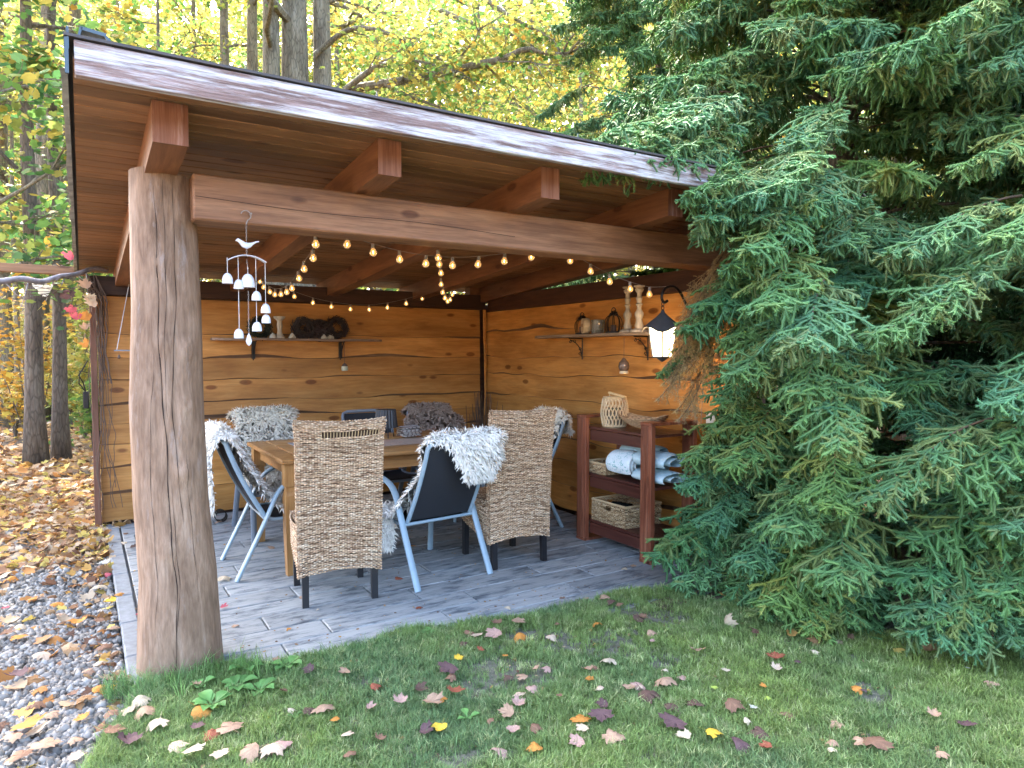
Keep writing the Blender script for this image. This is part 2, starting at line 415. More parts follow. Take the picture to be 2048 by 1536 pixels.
# ---- terrace of wood-look slabs
m, nt, b = new_mat("grey_wood_look_slab"); L = nt.links
co = coords(nt, (1, 1, 1))
n1 = nd(nt, "ShaderNodeTexNoise", Scale=1.0, Detail=7.0, Roughness=.72); L.new(coords(nt, (4.5, 17, 11)), n1.inputs['Vector'])
n2 = nd(nt, "ShaderNodeTexNoise", Scale=1.0, Detail=4.0, Roughness=.7); L.new(coords(nt, (5, 90, 30)), n2.inputs['Vector'])
r1 = ramp(nt, [(.34, (.07, .08, .09)), (.43, (.16, .185, .20)), (.50, (.285, .305, .305)), (.8, (.345, .365, .36))]); L.new(n1.outputs['Fac'], r1.inputs[0])
r2 = ramp(nt, [(.35, (.72, .72, .72)), (.6, (1.05, 1.05, 1.05))]); L.new(n2.outputs['Fac'], r2.inputs[0])
c = mixc(nt, .8, r1.outputs[0], r2.outputs[0], 'MULTIPLY')
oi = nt.nodes.new("ShaderNodeObjectInfo"); rv = ramp(nt, [(0, (.80, .80, .80)), (1, (1.1, 1.1, 1.1))]); L.new(oi.outputs['Random'], rv.inputs[0])
c = mixc(nt, 1.0, c, rv.outputs[0], 'MULTIPLY')
L.new(c, b.inputs['Base Color']); b.inputs['Roughness'].default_value = .62; bump(nt, b, n2.outputs['Fac'], .5, .006)
M_slab = m
M_joint = plain("slab_joint_sand", (.10, .105, .11), .9, nscale=80)
mb = MB(); mb.box((2.05, 5.10, -.052), (3.66, 4.1, .06))
terrace = structure(mb.build("terrace", M_joint))
row = 0; y = 7.06
ROWS = []
k = 0
yb = 3.62 + .22*15
while yb > 3.05:
    ROWS.append((yb-.22, yb)); yb -= .22
offs = [.35, .80, .10, .62, .30, .88, .48, .14, .70, .26, .55, .95, .40, .05, .66, .22, .5, .8]
slab_meshes = {}
def slab(x0, x1, y0, y1):
    w, d = round(x1-x0-.008, 3), round(y1-y0-.008, 3)
    mb = MB(); mb.box((0, 0, 0), (w, d, .045), bev=.004)
    o = mb.build("paving_slab", M_slab, terrace)
    o.location = ((x0+x1)/2, (y0+y1)/2, -.0225 + random.uniform(-.0015, .0015)); o.rotation_euler = (random.uniform(-.002, .002), random.uniform(-.002, .002), 0)
for i, (y0, y1) in enumerate(ROWS):
    x = .245; nxt = .245 + offs[i % len(offs)]*.9
    # match the joints seen near the front edge
    j = round((y0-3.62)/.22)
    if j == -1: nxt = .84
    if j == 0: nxt = 1.11
    if j == 1: nxt = .83
    while x < 3.86:
        e = min(nxt, 3.87)
        if 3.87-e < .12: e = 3.87
        slab(x, e, y0, y1); x = e; nxt = e+.90
# kerb stones along the left edge
M_kerb = plain("concrete_kerb", (.17, .185, .195), .85, 0, .25, 18, bmp=.5)
yy = 3.36
while yy < 6.9:
    l = min(.5, 6.98-yy)
    mb = MB(); mb.box((0, 0, 0), (.094, l-.004, .14), bev=.008)
    o = mb.build("kerb_stone", M_kerb, terrace); o.location = (.190+random.uniform(-.003, .003), yy+l/2, -.066); yy += l

# soil by the right end of the terrace, under the spruces
mb = MB()
def SP(u, v):
    a = math.radians(100 + 200*u); r = 1.2*v*2.75/1.2 + .2
    x = 5.7 + math.cos(a)*r; y = 3.6 + math.sin(a)*r
    
    zz = .030 - .02*v + .02*noise.noise(Vector((x*2, y*2, 0)))
    if y > 3.10+.08*noise.noise(Vector((x*3, 0, 1))) and x < 4.03: zz = -.12
    return (x, y, zz)
mb.grid(SP, 60, 24)
m, nt, b = new_mat("needle_litter_soil"); L = nt.links
n = nd(nt, "ShaderNodeTexNoise", Scale=40.0, Detail=6.0, Roughness=.8); L.new(coords(nt, rnd=False), n.inputs['Vector'])
r = ramp(nt, [(.3, (.03, .02, .014)), (.55, (.10, .065, .045)), (.75, (.22, .15, .10))]); L.new(n.outputs['Fac'], r.inputs[0])
L.new(r.outputs[0], b.inputs['Base Color']); b.inputs['Roughness'].default_value = .95; bump(nt, b, n.outputs['Fac'], .9, .012)
M_needlesoil = m
structure(mb.build("soil_bed", m, smooth=True))

# ------------------------------------------------------------------ scatter (stuff only)
def scatter(name, sources, P, R, S, T, label=None, cat=None):
    """points with rotation, scale, tint -> instances of small source meshes, one stuff object"""
    P = np.asarray(P, np.float32); n = len(P)
    me = bpy.data.meshes.new(name); me.vertices.add(n); me.vertices.foreach_set("co", P.ravel())
    a = me.attributes.new("rot", 'FLOAT_VECTOR', 'POINT'); a.data.foreach_set("vector", np.asarray(R, np.float32).ravel())
    a = me.attributes.new("scl", 'FLOAT', 'POINT'); a.data.foreach_set("value", np.asarray(S, np.float32).ravel())
    a = me.attributes.new("idx", 'INT', 'POINT'); a.data.foreach_set("value", rng.integers(0, len(sources), n).astype(np.int32))
    a = me.attributes.new("tint", 'FLOAT_COLOR', 'POINT'); c4 = np.ones((n, 4), np.float32); c4[:, :3] = T; a.data.foreach_set("color", c4.ravel())
    ob = bpy.data.objects.new(name, me); COL.objects.link(ob)
    ng = bpy.data.node_groups.new(name + "_scatter", 'GeometryNodeTree')
    ng.interface.new_socket("Geometry", in_out='INPUT', socket_type='NodeSocketGeometry')
    ng.interface.new_socket("Geometry", in_out='OUTPUT', socket_type='NodeSocketGeometry')
    N = ng.nodes; L = ng.links
    gi = N.new("NodeGroupInput"); go = N.new("NodeGroupOutput")
    iop = N.new("GeometryNodeInstanceOnPoints"); iop.inputs['Pick Instance'].default_value = True
    join = N.new("GeometryNodeJoinGeometry")
    for s in reversed(sources):
        oi = N.new("GeometryNodeObjectInfo"); oi.inputs['Object'].default_value = s; oi.inputs['As Instance'].default_value = True
        L.new(oi.outputs['Geometry'], join.inputs[0])
    def na(nm, t):
        a = N.new("GeometryNodeInputNamedAttribute"); a.data_type = t; a.inputs[0].default_value = nm; return a.outputs[0]
    L.new(gi.outputs[0], iop.inputs['Points']); L.new(join.outputs[0], iop.inputs['Instance'])
    L.new(na("idx", 'INT'), iop.inputs['Instance Index'])
    e2r = N.new("FunctionNodeEulerToRotation"); L.new(na("rot", 'FLOAT_VECTOR'), e2r.inputs[0]); L.new(e2r.outputs[0], iop.inputs['Rotation'])
    L.new(na("scl", 'FLOAT'), iop.inputs['Scale'])
    L.new(iop.outputs[0], go.inputs[0])
    md = ob.modifiers.new("scatter", 'NODES'); md.node_group = ng
    ob["kind"] = "stuff"
    if label: ob["label"] = label
    if cat: ob["category"] = cat
    return ob

# grass: tufts of bent blades
M_grass = tinted("grass_blade", rough=.55, trans=.42, spec=.25, instancer=True)
def tuft(nb, h, spread, w):
    V = []; F = []
    for i in range(nb):
        a = rng.uniform(0, 2*math.pi); r = spread*math.sqrt(rng.uniform())
        bx, by = r*math.cos(a), r*math.sin(a); d = rng.uniform(0, 2*math.pi); lean = rng.uniform(.15, 1.1)
        hh = h*rng.uniform(.5, 1.15); ww = w*rng.uniform(.7, 1.2); px, py = -math.sin(d)*ww/2, math.cos(d)*ww/2
        p1 = (bx+math.cos(d)*hh*lean*.3, by+math.sin(d)*hh*lean*.3, hh*.6)
        p2 = (bx+math.cos(d)*hh*lean*.95, by+math.sin(d)*hh*lean*.95, hh*(1-.35*lean*.6))
        o = len(V)
        V += [(bx-px, by-py, -.005), (bx+px, by+py, -.005), (p1[0]+px*.8, p1[1]+py*.8, p1[2]), (p1[0]-px*.8, p1[1]-py*.8, p1[2]), p2]
        F += [(o, o+1, o+2), (o, o+2, o+3), (o+3, o+2, o+4)]
    return V, F
tufts = []
for k in range(6):
    V, F = tuft(20, .044, .030, .0036); tufts.append(mesh_np("grass_tuft_source", V, F, M_grass, link=False))
tall = []
for k in range(4):
    V, F = tuft(16, .11, .035, .0030); tall.append(mesh_np("tall_grass_source", V, F, M_grass, link=False))
P = []; R = []; S = []; T = []
g1, g2, g3 = np.array((.165, .265, .11)), np.array((.285, .375, .10)), np.array((.43, .45, .23))
def grass_tint(x, y):
    n1 = noise.noise(Vector((x*1.3, y*1.3, 0))); n2 = noise.noise(Vector((x*6, y*6, 4)))
    sun_tint = min(1, max(0, (x-2.1)/1.6))  # yellower tint towards the right paints sunlight on that part of the lawn
    t = min(1, max(0, .35+.9*n1+.25*n2 + .25*sun_tint))
    c = g1*(1-t)+g2*t
    u = rng.uniform()
    if u < .12: c = c*.4+g3*.8
    return c*rng.uniform(.6, 1.45)
tries = 0
while len(P) < 39000 and tries < 300000:
    tries += 1
    x = rng.uniform(-.5, 6.6); y = rng.uniform(-1.0, 3.6)
    d = x*.527 + y*.85
    if d < 1.75: continue
    lat = x*.85 - y*.527
    if lat > d*.80+1.6 or lat < -d*.8-.6: continue
    if not in_lawn(x, y): continue
    if d > 3.2 and rng.uniform() < .25: continue
    bn = bareness(x, y)
    if bn > .15 and rng.uniform() < min(.80, bn*1.3): continue
    P.append((x, y, .008)); R.append((rng.normal(0, .12), rng.normal(0, .12), rng.uniform(0, 6.28)))
    S.append(rng.uniform(.6, 1.15)*(.8 if bn > 0 else 1)); T.append(grass_tint(x, y))
scatter("grass", tufts, P, R, S, T, "short green lawn grass in front of the pavilion", "grass")
P = []; R = []; S = []; T = []
for k in range(900):
    x = rng.uniform(.05, 3.6); yl = lawn_front(x)
    y = yl - abs(rng.normal(0, .07)) + .02
    if x > 3.1: y -= rng.uniform(0, .2)
    if x < 1.3: y -= abs(rng.normal(0, .06))
    if rng.uniform() < .5 and x > 1.5: continue
    P.append((x, y, .004)); R.append((rng.normal(0, .2), rng.normal(0, .2), rng.uniform(0, 6.28)))
    S.append(rng.uniform(.3, .75)*(1.5 if x < .75 else 1)*(.75 if x > 1.6 else 1)); T.append(grass_tint(x, y)*np.array((.8, .95, .85)))
for k in range(350):         # longer grass round the foot of the log and along the gravel
    y = rng.uniform(2.3, 3.42); x = lawn_left(y)+abs(rng.normal(0, .05))
    P.append((x, y, -.01)); R.append((rng.normal(0, .25), rng.normal(0, .25), rng.uniform(0, 6.28))); S.append(rng.uniform(.35, .85)); T.append(grass_tint(x, y))
scatter("long_grass", tall, P, R, S, T, "longer grass fringing the terrace and the foot of the log post", "grass")

# gravel stones
M_stone = tinted("gravel_stone", rough=.75, spec=.3, instancer=True)
stones = []
for k in range(8):
    base = []; n = 7
    rr = np.random.default_rng(k+3)
    V = []; F = []
    for j in range(5):
        ph = math.pi*j/4
        for i in range(n):
            th = 2*math.pi*i/n; rad = 1+.22*rr.normal()
            V.append((math.sin(ph)*math.cos(th)*rad*.5, math.sin(ph)*math.sin(th)*rad*.5*.8, math.cos(ph)*.5*.62*(1+.1*rr.normal())))
    for j in range(4):
        for i in range(n): F.append((j*n+i, j*n+(i+1) % n, (j+1)*n+(i+1) % n, (j+1)*n+i))
    stones.append(mesh_np("gravel_stone_source", V, F, M_stone, link=False, smooth=True))
P = []; R = []; S = []; T = []
def leafiness(x, y):        # how far leaves hide the gravel
    return min(1, max(0, (y-5.3)/1.9 + .5*noise.noise(Vector((x*1.2, y*1.2, 9)))))
n_st = 0
while n_st < 26000:
    x = rng.uniform(-3.2, .45); y = rng.uniform(1.3, 7.3)
    if x > lawn_left(y)+.03 and y < 3.45: continue
    if x > .13 and y >= 3.36: continue
    d = x*.527 + y*.85; lat = x*.85-y*.527
    if d < 1.9 or lat < -d*.80-.3: continue
    if y > 5.2 and rng.uniform() < .5: continue
    if x < -1.0-.0*y and y > 5.8: continue
    n_st += 1
    s = rng.lognormal(math.log(.027), .42)
    P.append((x, y, -.034+rng.uniform(0, .012))); R.append(rng.uniform(0, 6.28, 3)); S.append(min(s, .06))
    g = rng.uniform(.08, .30)*(1.25 if rng.uniform() < .12 else 1); w = rng.normal(0, .02)
    T.append((g*(1.05+w), g*(1.0), g*(.90-w)))
scatter("gravel", stones, P, R, S, T, "grey rounded gravel stones left of the terrace kerb", "gravel")

# fallen maple leaves --------------------------------------------------
def maple_outline(seed, lobes=5):
    rr = np.random.default_rng(seed)
    # one half outline of a maple leaf, tip up; (x, y) in leaf lengths
    half = [(0, .52), (.09, .37), (.17, .39), (.18, .27), (.26, .21), (.39, .30), (.41, .19), (.52, .13), (.43, .04), (.36, -.05), (.39, -.17), (.26, -.20), (.14, -.27), (.03, -.25)]
    pts = [(x, y) for x, y in half] + [(-x, y) for x, y in reversed(half[1:])]
    return [(x*(1+.08*rr.normal()), y*(1+.06*rr.normal())) for x, y in pts]
def leaf_mesh(seed, curl):
    rr = np.random.default_rng(seed+50)
    o = maple_outline(seed); V = []; F = []
    cx, cyy = rr.normal(0, 1), rr.normal(0, 1)
    def z(x, y):
        r2 = x*x+y*y
        return curl*(r2*1.5 + .35*abs(x) + .25*math.sin(x*7+cx)*math.cos(y*6+cyy)*(.3+r2) + .5*cx*x*y + .18*x*cyy)
    n = len(o)
    V.append((0, -.05, z(0, -.05)))
    for (x, y) in o: V.append((x*.55, y*.55-.02, z(x*.55, y*.55)+.01))
    for (x, y) in o: V.append((x, y, z(x, y)+rr.normal(0, .03)*curl))
    for i in range(n):
        j = (i+1) % n
        F.append((0, 1+i, 1+j)); F.append((1+i, 1+n+i, 1+n+j)); F.append((1+i, 1+n+j, 1+j))
    k = len(V)      # stalk
    V += [(-.008, -.27, z(0, -.27)), (.008, -.27, z(0, -.27)), (.05*cx+.006, -.62, .05*curl+.03), (.05*cx-.006, -.62, .05*curl+.03)]
    F += [(k, k+1, k+2), (k, k+2, k+3)]
    return V, F
M_litter_i = tinted("leaf_litter", rough=.75, trans=.25, spec=.15, instancer=True)
litter_src = []
for k in range(8):
    V, F = leaf_mesh(k, rng.choice([-.6, -.4, .15, .3])); litter_src.append(mesh_np("litter_leaf_source", V, F, M_litter_i, link=False))
LP_ = [(.30, .17, .08), (.40, .26, .14), (.22, .12, .065), (.48, .34, .21), (.46, .27, .08), (.16, .09, .06), (.55, .44, .31), (.38, .18, .06), (.54, .42, .12)]
P = []; R = []; S = []; T = []
def litter_at(x, y, z, s, bright=1.0, flat=.35):
    P.append((x, y, z)); R.append((rng.normal(0, flat), rng.normal(0, flat), rng.uniform(0, 6.28))); S.append(s)
    T.append(np.array(LP_[rng.integers(0, len(LP_))])*rng.uniform(.7, 1.25)*bright)
n = 0
while n < 4200:
    x = rng.uniform(-5.5, .15); y = rng.uniform(3.0, 9.5)
    d = x*.527 + y*.85; lat = x*.85-y*.527
    if lat < -d*.80-.4: continue
    lf = leafiness(x, y)
    if rng.uniform() > max(.05, lf): continue
    if y < 6.9 and x > .13: continue
    n += 1; litter_at(x, y, -.025+rng.uniform(0, .03), rng.uniform(.07, .14))
n = 0
while n < 12000:
    y = 8 + 16*rng.uniform()**1.3; x = rng.uniform(-.62*y-4, -.06*y+1.8)
    n += 1; litter_at(x, y, hill(x, y)+.03+rng.uniform(0, .04), rng.uniform(.09, .17), 1.15)
for k in range(260):        # drift against the wall end and the kerb
    y = rng.uniform(5.8, 6.95); x = rng.uniform(-.3, .16)+.3*rng.uniform()*(y > 6.75)
    litter_at(x, y, rng.uniform(-.03, .03), rng.uniform(.05, .10), 1.0, .6)
for k in range(140):
    y = rng.uniform(3.4, 6.0); x = .12-abs(rng.normal(0, .14)); litter_at(x, y, -.02+rng.uniform(0, .02), rng.uniform(.05, .10), .95, .5)
for k in range(300):        # among the soil under the spruces
    a = rng.uniform(0, 6.28); rr_ = rng.uniform(1.2, 3.0); x, y = 5.7+math.cos(a)*rr_, 3.6+math.sin(a)*rr_
    if x < 3.95 and y > 3.2: continue
    litter_at(x, y, .05, rng.uniform(.05, .10), .9, .5)
for k in range(420):        # crumbs and bits on the slabs
    x = .2+3.6*rng.uniform(); y = 3.45+3.4*rng.uniform()**1.5; P.append((x, y, .004)); R.append((rng.normal(0, .2), rng.normal(0, .2), rng.uniform(0, 6.28))); S.append(rng.uniform(.008, .022)); T.append(np.array(LP_[rng.integers(0, 6)])*.8)
for k in range(700):        # torn bits in the grass
    x = rng.uniform(0, 4.5); y = rng.uniform(1.2, 3.4)
    if in_lawn(x, y): P.append((x, y, .022)); R.append((rng.normal(0, .4), rng.normal(0, .4), rng.uniform(0, 6.28))); S.append(rng.uniform(.01, .028)); T.append(np.array(LP_[rng.integers(0, 6)])*.9)
scatter("leaf_litter", litter_src, P, R, S, T, "carpet of brown and yellow fallen maple leaves left of the pavilion", "leaf litter")
# ------------------------------------------------------------------ PAVILION
pav = thing("garden_pavilion", "open timber garden pavilion with a log post, orange plank walls and a low mono-pitch roof", "pavilion", (2.0, 5.2, 0))
def zc(y): return 2.500 - .066*(y-3.1)          # underside of the ceiling boards
PL = dict(parent=pav, world=True)

# log post
def log_shape():
    keys = [(-.08, .375, .205), (.0, .372, .190), (.22, .372, .180), (.45, .372, .170), (.80, .348, .163), (1.28, .336, .158), (1.75, .343, .148), (2.2, .338, .142), (2.335, .338, .138)]
    n, m = 120, 110
    V = []; F = []
    for j in range(m):
        z = -.08 + 2.415*j/(m-1)
        for a, b_ in zip(keys, keys[1:]):
            if a[0] <= z <= b_[0]+1e-6:
                t = (z-a[0])/(b_[0]-a[0]); cx = a[1]+(b_[1]-a[1])*t; r = a[2]+(b_[2]-a[2])*t; break
        crack1 = math.radians(258) + .10*math.sin(z*2.2) + .05*math.sin(z*7) - .02*z
        crack2 = math.radians(281) + .05*math.sin(z*3+1); crack3 = math.radians(236)+.06*math.sin(z*4)
        for i in range(n):
            a = 2*math.pi*i/n
            rr = r*(1 + .030*noise.noise(Vector((math.cos(a)*1.2, math.sin(a)*1.2, z*.9))) + .018*noise.noise(Vector((math.cos(a)*4, math.sin(a)*4, z*2.2))))
            rr += .0022*noise.noise(Vector((math.cos(a)*30, math.sin(a)*30, z*5)))
            for kz, ka, kr in ((1.52, 300, .016), (1.27, 296, .012), (.95, 284, .02), (.60, 252, .012), (1.9, 252, .012), (1.55, 262, .010)):
                da = (a-math.radians(ka))*r; dz = z-kz; q = math.exp(-(da*da+dz*dz*.6)/.0011)
                rr += kr*q - kr*1.5*math.exp(-(da*da+dz*dz)/.00006)
            for cr, dep, z0, z1 in ((crack1, .005, -.1, 2.1), (crack2, .003, .9, 2.4), (crack3, .002, .2, 1.5)):
                if z0 < z < z1:
                    d = abs((a-cr+math.pi) % (2*math.pi)-math.pi)*r
                    rr -= dep*max(0, 1-d/.009)
            top = 0
            V.append((cx+math.cos(a)*rr, 3.64+math.sin(a)*rr, z - (.05*max(0, math.cos(a)) if j == m-1 else 0)))
    for j in range(m-1):
        for i in range(n): F.append((j*n+i, j*n+(i+1) % n, (j+1)*n+(i+1) % n, (j+1)*n+i))
    mb = MB(); mb.add(V, F + [tuple((m-1)*n+i for i in range(n))]); return mb
LOG = log_shape(); LOG.build("log_post", M_log, smooth=True, auto=60, **PL)
def log_crack(a0, z0, z1, w, seed):
    mb = MB(); V = []; n = 70
    for j in range(n+1):
        z = z0+(z1-z0)*j/n; a = a0+.10*math.sin(z*2.2+seed)+.03*math.sin(z*7+seed)+.015*math.sin(z*19)
        row = min(109, max(0, int(round((z+.08)/2.415*109)))); i = int(round(a/(2*math.pi)*120)) % 120
        v = LOG.v[row*120+i]; cx = sum(LOG.v[row*120+q][0] for q in range(0, 120, 10))/12
        r = math.hypot(v[0]-cx, v[1]-3.64)+.0022; ww = w*math.sin(math.pi*(j+.5)/(n+1))**.4*(1+.4*math.sin(z*31+seed))/r
        V += [(cx+math.cos(a-ww)*r, 3.64+math.sin(a-ww)*r, z), (cx+math.cos(a+ww)*r, 3.64+math.sin(a+ww)*r, z)]
    mb.add(V, [(2*j, 2*j+1, 2*j+3, 2*j+2) for j in range(n)])
    mb.build("drying_crack", M_crack, **PL)
M_crack = plain("dark_crack", (.025, .013, .008), .95)
for q in ((4.46, .02, 2.25, .0022, 0), (4.88, .7, 2.3, .0014, 2), (4.15, .25, 1.5, .0010, 4), (4.68, 1.2, 2.28, .0010, 1), (4.62, .1, .9, .0010, 5), (5.15, .3, 1.1, .0009, 3)): log_crack(*q)

# front beam with a wavering drying crack
mb = MB(); nb = 40
def beam(y0, y1, z0, z1, x0, x1, mat, name, crack=None):
    mb = MB(); mb.box(((x0+x1)/2, (y0+y1)/2, (z0+z1)/2), (x1-x0, y1-y0, z1-z0), bev=.008)
    o = mb.build(name, mat, **PL)
    return o
beam(3.435, 3.62, 2.105, 2.314, .44, 4.02, M_beam, "front_beam")
mb = MB()
pts = [(x, 3.4345, 2.205 - .012*(x-.5) + .006*math.sin(x*5) - (.01*(x-1.9) if x > 1.9 else 0)) for x in np.linspace(.45, 2.15, 40)]
for a, b_ in zip(pts, pts[1:]):
    mb.add([(a[0], a[1]-.0005, a[2]-.0015), (b_[0], b_[1]-.0005, b_[2]-.0015), (b_[0], b_[1]-.0005, b_[2]+.0015), (a[0], a[1]-.0005, a[2]+.0015)], [(0, 1, 2, 3)])
mb.build("beam_crack", M_crack, **PL)
mb = MB(); mb.box((2.0, 6.985, 2.085), (3.87, .13, .158), bev=.004); mb.build("wall_plate", M_plate, **PL)
mb = MB(); mb.box((3.985, 5.06, 2.058), (.13, 3.58, .164), bev=.004); mb.build("wall_plate", M_plate_y, **PL)

# rafters: run front to back, falling to the back; notched over the beam
RX = [(.255, .385), (1.19, 1.305), (2.105, 2.225), (3.035, 3.155), (3.87, 3.99)]
for i, (x0, x1) in enumerate(RX):
    ya, yb_ = 3.10, 7.30
    V = []
    h = .165
    for y in (ya, yb_):
        for (x, dz) in ((x0, -h), (x1, -h), (x1, -.001), (x0, -.001)): V.append((x, y, zc(y)+dz))
    mb = MB(); mb.add(V, [(0, 1, 5, 4), (1, 2, 6, 5), (3, 7, 6, 2), (0, 4, 7, 3), (4, 5, 6, 7)])
    r_ = mb.build("rafter", M_rafter, **PL)
    mb = MB(); e = .0
    mb.add([(x0-2.0, 3.10-5.2, zc(ya)-h), (x1-2.0, 3.10-5.2, zc(ya)-h), (x1-2.0, 3.10-5.2, zc(ya)-.001), (x0-2.0, 3.10-5.2, zc(ya)-.001)], [(0, 1, 2, 3)])
    mb.build("end_grain", M_endgrain, r_)

# ceiling boards, each 10 cm, slightly uneven
y = 2.885
while y < 7.28:
    w = .0985
    x0, x1 = -.005, 4.30
    z0, z1 = zc(y), zc(y+w)
    j = random.uniform(-.0015, .0)
    V = []
    g = .0075
    for x in (x0, x1):
        V += [(x, y+.0015, z0+.009), (x, y+g, z0+j), (x, y+w-g, z1+j), (x, y+w-.0015, z1+.009), (x, y+w-.0015, z1+.018), (x, y+.0015, z0+.018)]
    mb = MB(); mb.add(V, [(i, (i+1) % 6, (i+1) % 6+6, i+6) for i in range(6)]+[(5, 4, 3, 2, 1, 0), (6, 7, 8, 9, 10, 11)])
    mb.build("ceiling_board", M_ceil, **PL)
    y += .100

# roof sheet on top, fascia board, verge flashing
mb = MB()
mb.add([(-.03, 2.835, zc(2.835)+.072), (4.4, 2.835, zc(2.835)+.072), (4.4, 7.4, zc(7.4)+.075), (-.03, 7.4, zc(7.4)+.075),
        (-.03, 2.835, zc(2.835)+.062), (4.4, 2.835, zc(2.835)+.062), (4.4, 7.4, zc(7.4)+.019), (-.03, 7.4, zc(7.4)+.019)],
       [(0, 1, 2, 3), (7, 6, 5, 4), (0, 4, 5, 1), (1, 5, 6, 2), (2, 6, 7, 3), (3, 7, 4, 0)])
mb.build("roof_sheet", M_roof, **PL)
mb = MB(); mb.box((2.16, 2.862, 2.514), (4.32, .038, .120), bev=.003); mb.build("fascia_board", M_fascia, **PL)
# left verge: sheet metal strip with torn membrane
mb = MB(); nseg = 60
for (dx, dz0, dz1, yA, yB) in ((-.024, -.02, .118, 2.84, 7.35),):
    V = []
    for i in range(nseg+1):
        y = yA+(yB-yA)*i/nseg; z = zc(y)
        V += [(dx, y, z+.01-.012*(.5+.5*noise.noise(Vector((0, y*5, 1))))), (dx, y, z+.085), (dx+.004, y, z+.085), (dx+.004, y, z+.01)]
    mb.add(V, [(i*4+k, i*4+(k+1) % 4, i*4+4+(k+1) % 4, i*4+4+k) for i in range(nseg) for k in range(4)]+[(3, 2, 1, 0)])
mb.build("verge_flashing", M_roof, **PL)
mb = MB(); V = []
for i in range(nseg+1):
    y = 2.95+4.3*i/nseg; z = zc(y); w = .022+.014*noise.noise(Vector((0, y*3, 5)))
    V += [(-.021, y, z-.001), (-.021-w, y, z-.004)]
mb.add(V, [(i*2, i*2+1, i*2+3, i*2+2) for i in range(nseg)]); mb.build("torn_membrane", plain("grey_membrane", (.30, .30, .28), .9, 0, .4, 9), **PL)
mb = MB()
mb.box((-.018, 2.90, 2.575), (.008, .12, .075)); mb.box((.012, 2.90, 2.585), (.05, .12, .006))
mb.box((.06, 2.91, 2.612), (.075, .14, .012), (0, .1, 0)); mb.box((.105, 2.91, 2.592), (.03, .14, .010), (0, .9, 0)); mb.box((.018, 2.91, 2.60), (.008, .14, .04), (0, .25, 0))
mb.box((-.022, 2.845, 2.515), (.012, .012, .12))
mb.build("corner_flashing", M_tin, **PL)
for (x, z) in ((.56, 2.583), (1.09, 2.583), (1.64, 2.583), (2.16, 2.583)):
    mb = MB()
    mb.tube([(x-.022, 2.85, 2.578), (x-.004, 2.85, 2.588), (x, 2.85, 2.612), (x+.006, 2.85, 2.588), (x+.03, 2.85, 2.578)], .0028, 6)
    mb.build("snow_hook", M_tin, **PL)

# lapped, live-edged wall planks
def plank(name, mats, u0, u1, z0, z1, P, seed, amp=.012, lapt=.029, n=46, notches=True):
    """P(u, out, z) -> world.  bottom edge wavy with a bevelled dark wane"""
    mb = MB(); V = []; mi = []
    rr = random.Random(seed); ph = [rr.uniform(0, 6.28) for _ in range(4)]
    for i in range(n+1):
        u = u0+(u1-u0)*i/n
        w = amp*(math.sin(u*2.1+ph[0])*.6 + math.sin(u*5.3+ph[1])*.35 + math.sin(u*13+ph[2])*.15 + .8*noise.noise(Vector((u*3.3, seed*3.1, 0))))
        wane = .004 + .075*max(0, noise.noise(Vector((u*1.1, seed*1.7, 4)))-.02) + .005*max(0, math.sin(u*1.7+ph[3]))
        zb = z0 + w
        V += [P(u, .002, z1+.03), P(u, .018, z1+.03), P(u, lapt, zb+wane), P(u, lapt*.55, zb), P(u, .002, zb)]
    F = []; M = []
    for i in range(n):
        for k in range(5):
            F.append((i*5+k, i*5+(k+1) % 5, i*5+5+(k+1) % 5, i*5+5+k)); M.append(1 if k in (2, 3) else 0)
    F += [(4, 3, 2, 1, 0), tuple(n*5+k for k in range(5))]; M += [0, 0]
    mb.add(V, F); mb.mi = M
    return mb.build(name, list(mats), **PL)
Zb = [0.0, .25, .49, .685, .88, 1.06, 1.26, 1.45, 1.69, 1.90, 2.012]
Zb = [0.0, .248, .485, .685, .88, 1.04, 1.255, 1.45, 1.675, 2.000]
for i in range(len(Zb)-1):
    z0, z1 = Zb[i], Zb[i+1]-(.03 if i == len(Zb)-2 else 0)
    plank("wall_plank", (M_plank, M_wane), .115, 3.915, z0, z1, lambda u, o, z: (u, 7.045-o, z), i+1)
Zr = [0.0, .235, .44, .655, .85, 1.04, 1.28, 1.46, 1.735, 1.975]
for i in range(len(Zr)-1):
    z0, z1 = Zr[i], Zr[i+1]-(.03 if i == len(Zr)-2 else 0)
    plank("side_wall_plank", (M_plank_y, M_wane_y), 3.28, 6.99, z0, z1, lambda u, o, z: (4.005-o, u, z), i+31, amp=.020)
# board battens: left end trim, inner corner trim with a live edge
mb = MB(); mb.box((.085, 6.985, 1.06), (.05, .10, 2.2), bev=.004); mb.build("end_trim", M_trim, **PL)
mb = MB(); V = []; n = 50
for i in range(n+1):
    z = .01+1.99*i/n; w = .030+.008*math.sin(z*4)+.007*noise.noise(Vector((0, 0, z*5)))
    V += [(3.962-w, 6.962, z), (3.962-w*.8, 6.945, z), (3.955, 6.945, z), (3.955, 6.962, z)]
mb.add(V, [(i*4+k, i*4+(k+1) % 4, i*4+4+(k+1) % 4, i*4+4+k) for i in range(n) for k in range(4)])
mb.build("corner_trim", M_plank, **PL)
# short block above the plate in the far corner, and blocks carrying rafters
mb = MB(); mb.box((3.80, 6.985, 2.205), (.12, .12, .08)); mb.build("packing_block", M_rafter, **PL)
# unseen sheets added behind the walls so that no light leaks between planks
mb = MB(); mb.box((2.10, 7.064, .97), (3.96, .018, 2.18)); mb.build("added_light_stop", M_plate, **PL)
mb = MB(); mb.box((4.024, 5.16, .95), (.018, 3.80, 2.14)); mb.build("added_light_stop", M_plate_y, **PL)
